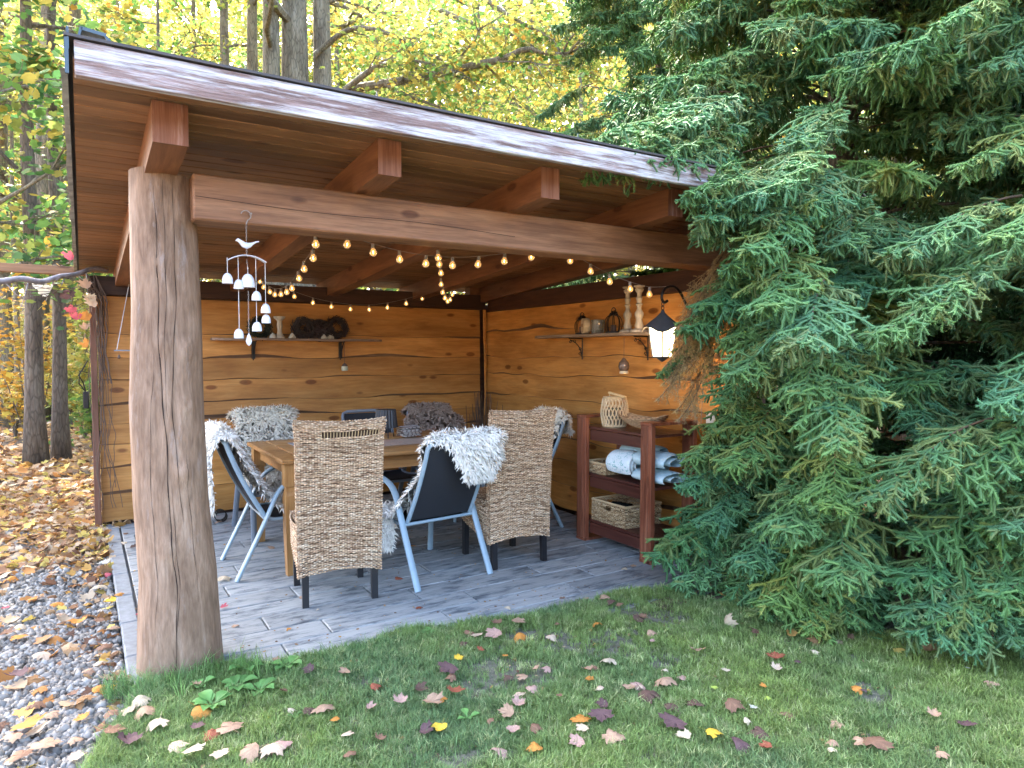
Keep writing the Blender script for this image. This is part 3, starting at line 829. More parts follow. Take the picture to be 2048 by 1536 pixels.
# second post at the hidden right front corner
mb = MB(); mb.lathe([(.11, 0), (.105, 1), (.10, 2.10)], (4.02, 3.28, 0), 24); mb.build("corner_post", M_log, smooth=True, auto=50, **PL)

# pergola beam and bleached branch behind the left end
mb = MB(); mb.box((-.62, 7.36, 2.235), (1.35, .07, .075), bev=.004)
t = mb.build("pergola_beam", M_ceil); tag(t, "weathered brown beam sticking out left of the pavilion's back corner", "beam")
# ------------------------------------------------------------------ weaving
def weave(mb, S, width, height, pitch=.0088, stake=.0155, rad=.0040, depth=.0034, u_closed=False, skip=None, pal=None, seed=0):
    """S(u, v) -> (point, normal); interlaced strands running along u, stacked along v"""
    rr = random.Random(seed)
    rows = max(2, int(round(height/pitch))); ns = max(3, int(round(width/stake)))
    pal = pal or [(.68, .48, .31), (.57, .38, .23), (.80, .63, .44), (.36, .22, .13), (.64, .45, .28)]
    nseg = ns*2
    for r in range(rows):
        v = (r+.5)/rows
        base = rr.choice(pal); shade = rr.uniform(.75, 1.15)
        wob = rr.uniform(-.25, .25)/rows
        V = []; C = []; keep = []
        for i in range(nseg+1):
            u = i/nseg
            vv = v + wob*math.sin(u*3.1*2+r) + .18/rows*math.sin(u*17+r*1.9)
            p, n = S(u, min(1, max(0, vv)))
            p2, _ = S(u, min(1, max(0, vv)+.01)); up = (p2-p)
            up = up.normalized() if up.length > 1e-9 else Vector((0, 0, 1))
            ph = math.cos(math.pi*(i + r))*depth if i % 2 == 0 else 0
            ph = (depth if ((i//2 + r) % 2 == 0) else -depth) if i % 2 == 0 else 0
            c = p + n*ph
            rv = rad*(1.05 if i % 2 == 0 else .8)
            V += [c+n*rad*.75, c+up*rv, c-n*rad*.75, c-up*rv]
            if rr.random() < .55: base = rr.choice(pal)
            k = shade*(1.14 if ph > 0 else .74)  # raised strands lighter, sunk ones darker: shade of the weave put in colour
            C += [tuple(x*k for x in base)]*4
        o = len(mb.v); mb.v += [tuple(p) for p in V]; mb.c += C
        for i in range(nseg):
            if skip and skip((i+.5)/nseg, v): continue
            for k in range(4):
                mb.f.append((o+i*4+k, o+i*4+(k+1) % 4, o+i*4+4+(k+1) % 4, o+i*4+4+k)); mb.mi.append(0)
    return mb

# ------------------------------------------------------------------ wicker chairs
def wicker_chair(label, torn, loc, rz):
    t = thing("wicker_chair", label, "wicker chair", loc, rz, "high-backed woven wicker chairs at the table")
    # local: y towards the front (sitter faces +y), rear face of the back at y = -.26
    W = .245
    def back(u, v):
        x = (u-.5)*2; z = .175+.925*v; top = max(0, v-.9)*10
        hw = W + .012*v + .010*top
        y = -.26 - .055*v*v - .018*(1-x*x)*v - .012*top
        z += .030*(1-v)*(1-x*x) - (.016*(1-x*x)*v)
        return Vector((x*hw, y, z)), Vector((0.05*x, -1, 0))
    def front(u, v):
        p, n = back(1-u, v); th = .045
        return Vector((p.x*.97, p.y+th, p.z)), Vector((0, 1, 0))
    skip = (lambda u, v: .915 < v < .935+.02*math.sin(u*3) and .28 < u < .93) if torn else None
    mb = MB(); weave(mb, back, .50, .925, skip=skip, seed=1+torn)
    weave(mb, lambda u, v: front(u, .35+.65*v), .50, .62, pitch=.014, stake=.02, rad=.007, seed=3)
    # wrap over the top and the sides
    def top(u, v):
        p, _ = back(u, 1.0); a = v*math.pi
        return Vector((p.x, p.y+.0225-.0225*math.cos(a), p.z+.018*math.sin(a))), Vector((0, -math.cos(a), math.sin(a)))
    weave(mb, top, .50, .055, seed=4)
    for sx in (0, 1):
        def side(u, v, sx=sx):
            p, _ = back(sx, v); return Vector((p.x, p.y+.045*u, p.z)), Vector((1 if sx else -1, 0, 0))
        weave(mb, side, .045, .925, seed=6+sx)
    if torn:
        for i in range(20):
            u = .28+.65*i/19; p, n = back(u, .90); q, _ = back(u, .95)
            mb.tube([p, q], .0028, 5, (.5, .36, .2))
    mb.build("backrest", M_tint, t)
    # seat block: skirt sides and front, tapering below
    sb = MB()
    def side2(u, v, sx=1):
        y = -.22 + .44*u; zlow = .175 + .12*u*0 + .10*u; z = zlow+(.475-zlow)*v
        hw = .232 + .022*math.sin(u*3.14)*(.3+.7*v)
        return Vector((sx*hw, y, z)), Vector((sx, 0, 0))
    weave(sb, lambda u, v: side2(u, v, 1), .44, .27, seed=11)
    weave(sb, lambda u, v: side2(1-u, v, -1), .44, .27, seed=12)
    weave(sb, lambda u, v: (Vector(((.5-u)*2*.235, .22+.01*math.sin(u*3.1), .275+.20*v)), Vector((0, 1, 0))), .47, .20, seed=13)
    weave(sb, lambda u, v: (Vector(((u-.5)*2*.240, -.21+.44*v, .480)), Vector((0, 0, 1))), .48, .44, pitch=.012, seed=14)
    sb.build("seat", M_tint, t)
    ib = MB(); ib.box((0, .0, .385), (.44, .42, .17), col=(.10, .06, .035)); ib.box((0, -.262, .64), (.455, .022, .84), (math.radians(3.3), 0, 0), col=(.06, .035, .02))  # dark boxes added inside the weave; their colour stands in for shaded gaps
    ib.build("dark_gap_filler", M_tint, t)
    for sx in (-1, 1):
        for fy in (0, 1):
            mb = MB(); y0 = -.235 if fy == 0 else .19
            mb.tube([(sx*.205, y0-.012*(fy == 0), 0), (sx*.205, y0, .36)], [.026, .029], 4, flat=1.0)
            o = mb.build("leg", M_blackleg, t)
    return t
wc1 = wicker_chair("high-backed wicker chair with a torn gap under its top edge, nearest the log post", 1, (1.325, 4.285, 0), math.radians(-8))
wc2 = wicker_chair("high-backed wicker chair with an unbroken back, beside the wooden shelf unit", 0, (2.610, 4.350, 0), math.radians(-1))
# blue cushion just seen on the first chair's seat
mb = MB()
mb.grid(lambda u, v: (1.325+.36*(u-.5), 4.33+.34*(v-.5), .495+.05*(math.sin(u*math.pi)*math.sin(v*math.pi))**.5), 16, 16)
mb.grid(lambda u, v: (1.325+.36*(u-.5), 4.33+.34*(v-.5), .494), 3, 3)
tag(mb.build("seat_cushion", plain("denim_blue_cloth", (.10, .20, .32), .9, 0, .3, 60), smooth=True), "thin blue seat cushion on the torn-backed wicker chair", "cushion")

# ------------------------------------------------------------------ garden chairs
def arc_pts(pts, it=3):
    for _ in range(it):
        q = [pts[0]]
        for a, b_ in zip(pts, pts[1:]):
            a, b_ = Vector(a), Vector(b_); q += [a.lerp(b_, .25), a.lerp(b_, .75)]
        q.append(pts[-1]); pts = q
    return [Vector(p) for p in pts]
def garden_chair(label, mat, loc, rz, scale=1.0, name="garden_chair"):
    t = thing(name, label, "garden chair", loc, rz, "metal garden chairs with black mesh seats")
    for sx in (-1, 1):
        x = sx*.285
        mb = MB(); fl = .62
        p = [(x, -.33, 0), (x, -.13, .40), (x, -.05, .60), (x, .10, .665), (x, .30, .655), (x, .40, .60), (x, .42, .30), (x, .44, 0)]
        pts = [Vector(p[0])] + arc_pts(p, 3)[1:-1] + [Vector(p[-1])]
        mb.tube(pts, .0150, 8, flat=1.55)
        mb.build("side_frame", mat, t, smooth=True, auto=50)
    # back loop: two stiles and a top rail
    mb = MB(); w = .245
    def st(v): return Vector((0, -.135 - .30*v + .05*v*v - .01*math.sin(v*3), .40+.545*v))
    for sx in (-1, 1):
        pts = [Vector((sx*(w-.01*v), st(v).y, st(v).z)) for v in np.linspace(0, .93, 10)]
        pts += [Vector((sx*(w-.02), st(.975).y-.008, st(.975).z-.002)), Vector((sx*(w-.06), st(1).y-.012, st(1).z))]
        mb.tube(pts, .017, 8, flat=.8)
    mb.tube([Vector((x_, st(1).y-.012, st(1).z+.004*math.cos(x_*8))) for x_ in np.linspace(-(w-.06), w-.06, 9)], .016, 8)
    mb.tube([(-.28, -.135, .385), (.28, -.135, .385)], .011, 8)
    mb.build("back_frame", mat, t, smooth=True, auto=50)
    mb = MB()
    mb.grid(lambda u, v: (lambda p: (p.x+(u-.5)*2*(w-.008), p.y+.018*math.sin(u*math.pi)*(-1), p.z))(st(.02+.95*v)), 12, 14)
    mb.grid(lambda u, v: (lambda p: (p.x+(u-.5)*2*(w-.008), p.y+.005-.018*math.sin(u*math.pi), p.z))(st(.02+.95*v)), 12, 14)
    mb.build("back_panel", M_mesh, t, smooth=True)
    mb = MB()
    sp = arc_pts([(0, -.13, .40), (0, -.08, .375), (0, .10, .385), (0, .34, .42), (0, .40, .40)], 2)
    nS = len(sp)
    mb.grid(lambda u, v: Vector(((u-.5)*.50, sp[round(v*(nS-1))].y, sp[round(v*(nS-1))].z-.012*math.sin(u*math.pi))), 9, nS)
    mb.grid(lambda u, v: Vector(((u-.5)*.50, sp[round(v*(nS-1))].y, sp[round(v*(nS-1))].z-.006-.012*math.sin(u*math.pi))), 9, nS)
    mb.build("seat", M_mesh, t, smooth=True)
    mb = MB()
    for sx in (-1, 1): mb.tube([Vector((sx*.258, p_.y, p_.z)) for p_ in sp], .012, 8)
    mb.tube([(-.285, .405, .39), (.285, .405, .39)], .011, 8)
    mb.build("seat_frame", mat, t, smooth=True, auto=50)
    return t
gcC = garden_chair("pale blue garden chair between the two wicker chairs, black mesh back towards the lawn", M_blue, (2.005, 4.325, 0), math.radians(7))
gcD = garden_chair("pale blue garden chair at the table's left end, half hidden by the log post", M_blue, (1.16, 5.06, 0), math.radians(-90))
gcE = garden_chair("grey garden chair under a cream sheepskin behind the table's left end", M_greyf, (1.38, 6.02, 0), math.radians(181))
gcF = garden_chair("grey garden chair with bare black mesh back behind the middle of the table", M_greyf, (2.31, 6.02, 0), math.radians(179))
gcH = garden_chair("grey garden chair under a brown sheepskin behind the table's right end", M_greyf, (2.97, 6.00, 0), math.radians(180))
gcG = garden_chair("blue-grey garden chair at the table's right end by the side wall", M_blue, (3.20, 5.14, 0), math.radians(84))

# ------------------------------------------------------------------ sheepskins
def fur(mb, S, nst, length, col, rr, down=.75, jitter=.5, width=.006):
    for _ in range(nst):
        u, v = rr.random(), rr.random()
        r = S(u, v)
        if r is None: continue
        p, n = r
        d = n*.75 + Vector((rr.gauss(0, jitter), rr.gauss(0, jitter), rr.gauss(0, jitter)-down*.5))
        d.normalize(); L_ = length*rr.uniform(.55, 1.25)
        g = Vector((0, 0, -1))*down*.55
        p1 = p+d*L_*.5; p2 = p1+(d+g).normalized()*L_*.5
        s = d.cross(Vector((rr.gauss(0, 1), rr.gauss(0, 1), rr.gauss(0, 1)))).normalized()*width*rr.uniform(.6, 1.3)
        gn = s.cross(d)
        if gn.dot(n) < 0: s = -s; gn = -gn
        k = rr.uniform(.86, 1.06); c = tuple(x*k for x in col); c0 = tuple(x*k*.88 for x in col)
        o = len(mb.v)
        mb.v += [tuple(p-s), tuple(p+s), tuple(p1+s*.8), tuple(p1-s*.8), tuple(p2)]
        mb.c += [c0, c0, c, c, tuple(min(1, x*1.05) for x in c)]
        mb.f += [(o, o+1, o+2), (o, o+2, o+3), (o+3, o+2, o+4)]; mb.mi += [0, 0, 0]
        if hasattr(mb, 'nr'):
            q = (n*.8 + gn.normalized()*.55 + Vector((rr.gauss(0, .12), rr.gauss(0, .12), rr.gauss(0, .12)))).normalized(); mb.nr += [q]*5
def sheepskin(label, chair_pos, rz, path, col, nst=7000, length=.042, seed=0, width=.0095, down=.95, tail=None):
    """path: list of (y, z, centre_x, half_width) in the chair's own frame, ridge by ridge along the pelt"""
    rr = random.Random(seed)
    M_ = Matrix.Translation(Vector(chair_pos)) @ Matrix.Rotation(rz, 4, 'Z')
    mb = MB(); mb.nr = []
    for part, (path_, nst_) in enumerate([(path, nst)] + ([(tail, 1400)] if tail else [])):
        _pelt(mb, path_, nst_, length, col, rr, down, width, seed)
    mb.v = [tuple((M_ @ Vector(p)) - Vector(chair_pos)) for p in mb.v]
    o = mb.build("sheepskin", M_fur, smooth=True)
    R3 = M_.to_3x3()
    try: o.data.normals_split_custom_set_from_vertices([tuple(R3 @ q) for q in mb.nr])
    except Exception as ex: print("normals", ex)
    o.location = chair_pos
    return tag(o, label, "sheepskin", "sheepskins draped over the garden chairs")
def _pelt(mb, path, nst, length, col, rr, down, width, seed):
    pth = [Vector(p) for p in arc4(path, 3)]
    n = len(pth)
    def pos(u, v):
        f = v*(n-1); i = min(n-2, int(f)); t = f-i; a, b_ = pth[i], pth[i+1]
        q = a.lerp(b_, t)
        hw = q[3]*(1+.10*math.sin(v*19+seed)+.07*math.sin(v*41))
        x = q[2] + (u-.5)*2*hw
        sag = .012*noise.noise(Vector((x*9, v*7, seed)))
        tang = Vector((0, b_[0]-a[0], b_[1]-a[1])); 
        if tang.length < 1e-6: tang = Vector((0, 0, 1))
        tang.normalize(); nn = Vector((0, tang.z, -tang.y))
        edge = max(0, abs(u-.5)*2-.8)*5
        p = Vector((x, q[0], q[1])) + nn*(sag+.012 - .012*edge)
        p.z -= .02*edge*edge
        return p, nn
    def S(u, v):
        p, nn = pos(u, v)
        e = abs(u-.5)*2
        nrm = (nn + Vector(((1 if u > .5 else -1)*max(0, e-.75)*5, 0, 0)))
        if v < .03: nrm += Vector((0, pth[0][0]-pth[1][0], pth[0][1]-pth[1][1])).normalized()*1.5
        if v > .97: nrm += Vector((0, pth[-1][0]-pth[-2][0], pth[-1][1]-pth[-2][1])).normalized()*1.5
        return p, nrm.normalized()
    mb.grid(lambda u, v: pos(u, v)[0], 22, 60, col=tuple(x*.9 for x in col)); mb.nr += [pos(i/21, j/59)[1] for j in range(60) for i in range(22)]
    fur(mb, S, nst, length, col, rr, down, .42, width)
def arc4(pts, it):
    from mathutils import Vector as V4
    pts = [V4(p) for p in pts]
    for _ in range(it):
        q = [pts[0]]
        for a, b_ in zip(pts, pts[1:]): q += [a.lerp(b_, .25), a.lerp(b_, .75)]
        q.append(pts[-1]); pts = q
    return pts
CREAM = (.95, .88, .75); BLUISH = (.97, .94, .87); BROWN = (.52, .40, .33)
# chair C: over the top rail, a flap hanging behind on the right
sheepskin("white sheepskin over the blue chair between the two wicker chairs", (2.005, 4.325, 0), math.radians(7),
          [(.34, .36, -.02, .20), (.20, .43, -.02, .27), (-.05, .44, -.02, .30), (-.12, .52, -.01, .27), (-.26, .74, .01, .27), (-.35, .92, .03, .28), (-.375, .985, .04, .27), (-.43, .955, .07, .25), (-.445, .87, .11, .20), (-.43, .78, .13, .13), (-.41, .70, .13, .08)], BLUISH, 14000, .048, 3, .0052,
          tail=[(.10, .47, -.26, .06), (.05, .40, -.31, .07), (.02, .30, -.33, .06), (.02, .22, -.33, .035)])
sheepskin("white sheepskin on the blue chair half hidden by the log post", (1.16, 5.06, 0), math.radians(-90),
          [(.34, .30, .04, .22), (.26, .42, .02, .27), (-.02, .45, .0, .29), (-.12, .54, .0, .28), (-.25, .76, .0, .28), (-.34, .93, .0, .28), (-.375, .995, .0, .28), (-.435, .96, -.02, .27), (-.455, .82, -.04, .22), (-.45, .68, -.07, .20), (-.43, .55, -.09, .15), (-.42, .44, -.10, .08)], BLUISH, 14000, .052, 4, .0052)
sheepskin("cream sheepskin hanging over the chair back left of the table's far side", (1.38, 6.02, 0), math.radians(181),
          [(.30, .36, 0, .16), (.16, .44, 0, .24), (-.06, .45, 0, .27), (-.14, .58, 0, .27), (-.26, .78, 0, .275), (-.345, .95, 0, .275), (-.385, 1.0, 0, .27), (-.44, .95, 0, .25), (-.44, .80, 0, .22)], CREAM, 14000, .046, 5, .0052, .8)
sheepskin("dusty brown sheepskin over the chair near the far corner", (2.97, 6.00, 0), math.radians(180),
          [(.10, .45, 0, .26), (-.08, .46, 0, .28), (-.15, .58, -.02, .29), (-.27, .78, -.03, .30), (-.35, .93, 0, .28), (-.385, .985, .02, .22), (-.44, .93, .02, .22), (-.44, .80, 0, .2)], BROWN, 11000, .036, 6, .0048, .6)
sheepskin("cream sheepskin with a dangling tail on the chair at the table's right end", (3.20, 5.14, 0), math.radians(84),
          [(.22, .44, 0, .22), (-.05, .45, 0, .26), (-.13, .55, -.02, .27), (-.25, .76, -.02, .27), (-.34, .93, .0, .27), (-.375, .985, .0, .26), (-.43, .94, -.04, .20), (-.44, .82, -.06, .16)], CREAM, 9000, .046, 8, .0052,
          tail=[(-.22, .78, .27, .06), (-.14, .64, .31, .05), (-.12, .52, .32, .04), (-.12, .46, .32, .02)])

# ------------------------------------------------------------------ table
TX0, TX1, TY0, TY1, TZ = 1.10, 3.16, 4.66, 5.80, .795
tb = thing("dining_table", "honey-coloured wooden dining table with notched square legs", "table", ((TX0+TX1)/2, (TY0+TY1)/2, 0))
TB = dict(parent=tb, world=True)
nbd = 6; wd = (TY1-TY0)/nbd
mb = MB(); mb.box(((TX0+.07), (TY0+TY1)/2, TZ-.016), (.14, TY1-TY0, .032), bev=.008); mb.build("end_board", M_tleg, **TB)
mb = MB(); mb.box(((TX1-.07), (TY0+TY1)/2, TZ-.016), (.14, TY1-TY0, .032), bev=.008); mb.build("end_board", M_tleg, **TB)
for i in range(nbd):
    mb = MB(); mb.box(((TX0+TX1)/2, TY0+wd*(i+.5), TZ-.016+random.uniform(-.0008, .0008)), (TX1-TX0-.284, wd-.003, .032), bev=.006); mb.build("top_board", M_table, **TB)
for (x, y, sx, sy) in (((TX0+TX1)/2, TY0+.085, TX1-TX0-.2, .022), ((TX0+TX1)/2, TY1-.085, TX1-TX0-.2, .022), (TX0+.085, (TY0+TY1)/2, .022, TY1-TY0-.2), (TX1-.085, (TY0+TY1)/2, .022, TY1-TY0-.2)):
    mb = MB(); mb.box((x, y, TZ-.032-.0505), (sx, sy, .099), bev=.002); mb.build("apron", M_table, **TB)
for x in (TX0+.075, TX1-.075):
    for y in (TY0+.075, TY1-.075):
        mb = MB()
        prof = [(.0325, 0), (.042, .30), (.044, .50), (.044, .545), (.036, .572), (.036, .600), (.0455, .612), (.0455, TZ-.034)]
        V = []
        for r, z in prof: V += [(x-r, y-r, z), (x+r, y-r, z), (x+r, y+r, z), (x-r, y+r, z)]
        n = len(prof)
        mb.add(V, [(i*4+k, i*4+(k+1) % 4, i*4+4+(k+1) % 4, i*4+4+k) for i in range(n-1) for k in range(4)]+[(3, 2, 1, 0)])
        mb.build("leg", M_tleg, **TB)
# things on the table
mb = MB()
M_mat = plain("grey_woven_mat", (.34, .31, .29), .9, 0, .15, 160, bmp=.4)
for i, (x, y, w, d, lab) in enumerate(((1.56, 5.36, .42, .30, "grey woven table mat near the table's left end"), (2.30, 5.12, .9, .34, "faded cloth runner along the middle of the table"))):
    mb = MB(); mb.box((x, y, TZ+.003+.002), (w, d, .004)); tag(mb.build("table_mat", M_mat if i == 0 else plain("faded_runner_cloth", (.36, .27, .21), .9, 0, .2, 60)), lab, "table mat")
nap = thing("napkin_stack", "stack of folded striped napkins on the table beside the black lamp", "napkins", (2.33, 5.42, TZ+.008))
m, nt, b = new_mat("striped_cloth"); L = nt.links
w_ = nd(nt, "ShaderNodeTexWave", Scale=9.0, Distortion=1.5, Detail=2.0); L.new(coords(nt), w_.inputs['Vector'])
r = ramp(nt, [(0, (.62, .60, .58)), (.78, (.62, .60, .58)), (.84, (.25, .20, .19)), (1, (.22, .18, .18))]); L.new(w_.outputs['Fac'], r.inputs[0])
L.new(r.outputs[0], b.inputs['Base Color']); b.inputs['Roughness'].default_value = .95
for i in range(6):
    mb = MB(); rr = random.Random(i)
    a = rr.uniform(-.2, .2); z = .008+.0125*i; dx = rr.uniform(-.008, .008)
    def NP(u, v, i=i, a=a, z=z, dx=dx):
        x, y = (u-.5)*.16, (v-.5)*.15
        return Vector((dx+x*math.cos(a)-y*math.sin(a), x*math.sin(a)+y*math.cos(a), z+.004*noise.noise(Vector((x*20, y*20, i)))+(.010*(i == 5)*u)))
    mb.grid(lambda u, v: NP(u, v)+Vector((0, 0, .005)), 8, 8)
    top = len(mb.v); mb.grid(lambda u, v: NP(u, v)-Vector((0, 0, .005)), 8, 8)
    ring = [j for j in range(8)]+[8*j+7 for j in range(1, 8)]+[56+j for j in range(6, -1, -1)]+[8*j for j in range(6, 0, -1)]
    for q in range(len(ring)): p_, n_ = ring[q], ring[(q+1) % len(ring)]; mb.f.append((p_, n_, n_+64, p_+64)); mb.mi.append(0)
    mb.build("napkin", m, nap, smooth=True)
lp = thing("table_lamp", "small black lamp with ribbed shade and thin splayed legs on the table", "lamp", (2.13, 5.42, TZ+.008))
mb = MB(); N_ = 44
V = []
for j, (r0, z) in enumerate(((.098, .085), (.082, .235))):
    for k in range(N_):
        rr_ = r0*(1 if k % 2 else .93); t_ = 2*math.pi*k/N_; V.append((rr_*math.cos(t_), rr_*math.sin(t_), z))
mb.add(V, [(k, (k+1) % N_, N_+(k+1) % N_, N_+k) for k in range(N_)]+[tuple(N_+k for k in range(N_))[::-1]])
mb.build("lamp_shade", plain("black_ribbed_shade", (.014, .017, .022), .5, spec=.6), lp)
for k in range(3):
    a = math.radians(20+120*k); mb = MB(); mb.tube([(math.cos(a)*.055, math.sin(a)*.055, .12), (math.cos(a)*.085, math.sin(a)*.085, 0)], .0035, 6); mb.build("leg", M_black, lp)
mb = MB(); mb.lathe([(.03, .08), (.032, .09), (.03, .13), (0, .14)], n=14); mb.build("lamp_holder", M_white, lp)
# ------------------------------------------------------------------ wall shelves
def bracket(parent, P, size=.16, scroll=True):
    """P(a, z): a = distance out from the wall"""
    mb = MB()
    mb.tube([P(.006, 0), P(.006, -size*1.25)], .006, 6); mb.tube([P(.006, -.006), P(size, -.006)], .006, 6)
    if scroll:
        mb.tube(arc_pts([P(.01, -size*1.1), P(.03, -size*.6), P(size*.55, -size*.25), P(size*.92, -.02)], 2), .0045, 6)
        for (ca, cz, r0, s) in ((.026, -size*.95, .022, 1), (.03, -size*.62, .016, -1), (size*.6, -.035, .018, 1), (size*.88, -.032, .016, -1)):
            mb.tube([P(ca+math.cos(t*s)*r0*(1-t/9), cz+math.sin(t*s)*r0*(1-t/9)) for t in np.linspace(0, 7, 16)], .0035, 5)
    else:
        mb.box(P(.012, -size*.6), (.028, .028, size*1.1))
        mb.tube([P(.01, -size), P(size*.8, -.01)], .006, 6)
    return mb.build("bracket", M_black, parent, world=True)
sh1 = thing("wall_shelf", "rough waney-edged shelf on two black brackets on the back wall", "shelf", (1.84, 6.86, 1.635))
def rough_board(P, L0, L1, w, t, mat, parent, seed):
    mb = MB(); V = []; n = 40
    for i in range(n+1):
        u = L0+(L1-L0)*i/n; e = w + .02*noise.noise(Vector((u*4, seed, 0))); dz = .006*noise.noise(Vector((u*3, seed, 3)))
        e *= 1 - .25*max(0, (i-n+3)/3) - .35*max(0, (2-i)/2)
        V += [P(0.002, u, t/2+dz), P(e, u, t/2+dz), P(e+.004, u, -t/2+dz), P(0.002, u, -t/2+dz)]
    mb.add(V, [(i*4+k, i*4+(k+1) % 4, i*4+4+(k+1) % 4, i*4+4+k) for i in range(n) for k in range(4)]+[(3, 2, 1, 0), tuple(n*4+k for k in range(4))])
    return mb.build("shelf_board", mat, parent, world=True)
rough_board(lambda a, u, z: Vector((u, 6.995-a, 1.635+z)), 1.02, 2.66, .17, .022, M_shelf, sh1, 1)
for x in (1.40, 2.255): bracket(sh1, lambda a, z, x=x: Vector((x, 6.995-a, 1.622+z)), .15, False)
sh2 = thing("wall_shelf", "rough waney-edged shelf on scrolled iron brackets on the side wall", "shelf", (3.87, 4.82, 1.66))
rough_board(lambda a, u, z: Vector((3.958-a, u, 1.66+z)), 4.00, 5.72, .19, .024, M_shelf_y, sh2, 2)
for y in (5.13, 4.25): bracket(sh2, lambda a, z, y=y: Vector((3.955-a, y, 1.645+z)), .16)

# things on the back shelf (top at z = 1.646)
ZS = 1.648
def candlestick(label, loc, h, rb, mat, squat=False):
    mb = MB()
    if squat: prof = [(.0, 0), (rb, 0), (rb, .012), (rb*.75, .025), (.024, .05), (.020, .08), (.028, .12), (.022, .16), (.030, .175), (.052, .195), (.056, .21), (0, .208)]
    else:
        p = [(.0, 0), (1.0, 0), (1.0, .03), (.86, .055), (.50, .075), (.44, .10), (.52, .14), (.40, .20), (.34, .27), (.50, .36), (.52, .41), (.36, .46), (.26, .50), (.26, .56), (.40, .60), (.26, .63), (.32, .70), (.40, .73), (.26, .77), (.26, .84), (.46, .89), (.50, .93), (.30, .95), (.62, .975), (.62, 1.0), (0, 1.0)]
        prof = [(a*rb, b_*h) for a, b_ in p]
    mb.lathe(prof, n=22)
    o = mb.build("candlestick", mat, smooth=True, auto=45); o.location = loc
    return tag(o, label, "candlestick")
candlestick("short white candle stand on the back wall shelf", (1.63, 6.90, ZS), .21, .05, M_whitewood, True)
for i, (x, y, s, lab) in enumerate(((1.56, 6.87, .030, "small white stone left of the candle stand on the back shelf"), (1.74, 6.86, .030, "small white stone right of the candle stand on the back shelf"), (2.05, 6.86, .026, "small pale stone at the middle of the back shelf"), (2.12, 6.89, .036, "larger pale stone propped at the back shelf's dark wreath"))):
    mb = MB(); rr = random.Random(i)
    mb.lathe([(0, 0), (s*1.1, 0.0), (s*1.2, s*.4), (s*.8, s*1.1), (s*.2, s*1.7), (0, s*1.75)], n=7, ell=.7)
    mb.v = [(a+rr.uniform(-.1, .1)*s, b_+rr.uniform(-.1, .1)*s, c_) for a, b_, c_ in mb.v]
    o = mb.build("stone", M_cream); o.location = (x, y, ZS); tag(o, lab, "stone", "pale stones on the back shelf")
def wreath(label, loc, R, r, n, col, seed, axis='Y'):
    rr = random.Random(seed); mb = MB()
    for i in range(n):
        a = rr.uniform(0, 2*math.pi); ri = R+rr.gauss(0, r*.4); L_ = rr.uniform(.03, .09)
        if axis == 'Y': p = Vector((math.cos(a)*ri, rr.gauss(0, r*.5), math.sin(a)*ri)); t_ = Vector((-math.sin(a), rr.gauss(0, .4), math.cos(a)))
        else: p = Vector((rr.gauss(0, r*.5), math.cos(a)*ri, math.sin(a)*ri)); t_ = Vector((rr.gauss(0, .4), -math.sin(a), math.cos(a)))
        t_ += Vector((rr.gauss(0, .4), rr.gauss(0, .4), rr.gauss(0, .4))); t_.normalize()
        k = rr.uniform(.6, 1.3)
        mb.tube([p-t_*L_/2, p+t_*L_/2], [.004, .001], 3, tuple(x*k for x in col))
    o = mb.build("twig_wreath", M_tint); o.location = loc
    return tag(o, label, "wreath")
wreath("dark round twig wreath on the back shelf beside the candle stand", (1.86, 6.90, ZS+.105), .075, .045, 900, (.06, .045, .04), 1)
wreath("dark bushy twig bundle at the right of the back shelf", (2.20, 6.91, ZS+.11), .085, .04, 700, (.05, .035, .03), 2)
wreath("dark evergreen wreath behind the wind chime on the back shelf", (1.45, 6.92, ZS+.10), .08, .04, 500, (.03, .035, .025), 3)
mb = MB(); rr = random.Random(5)
def FB(u, v):
    a = (u-.5)*math.pi*1.9; bb = v*math.pi; s = Vector((.14*math.cos(a)*math.sin(bb), .065*math.sin(a)*math.sin(bb), .085*math.cos(bb)+.085)); return s, (s-Vector((0, 0, .08))).normalized()
mb.grid(lambda u, v: FB(u, v)[0], 20, 12, col=(.05, .035, .035)); fur(mb, FB, 3000, .030, (.10, .075, .07), rr, .4, .4, .004)
o = mb.build("fur_ball", M_fur); o.location = (2.02, 6.92, ZS); tag(o, "dark grey-brown furry cushion on the back shelf", "fur cushion")

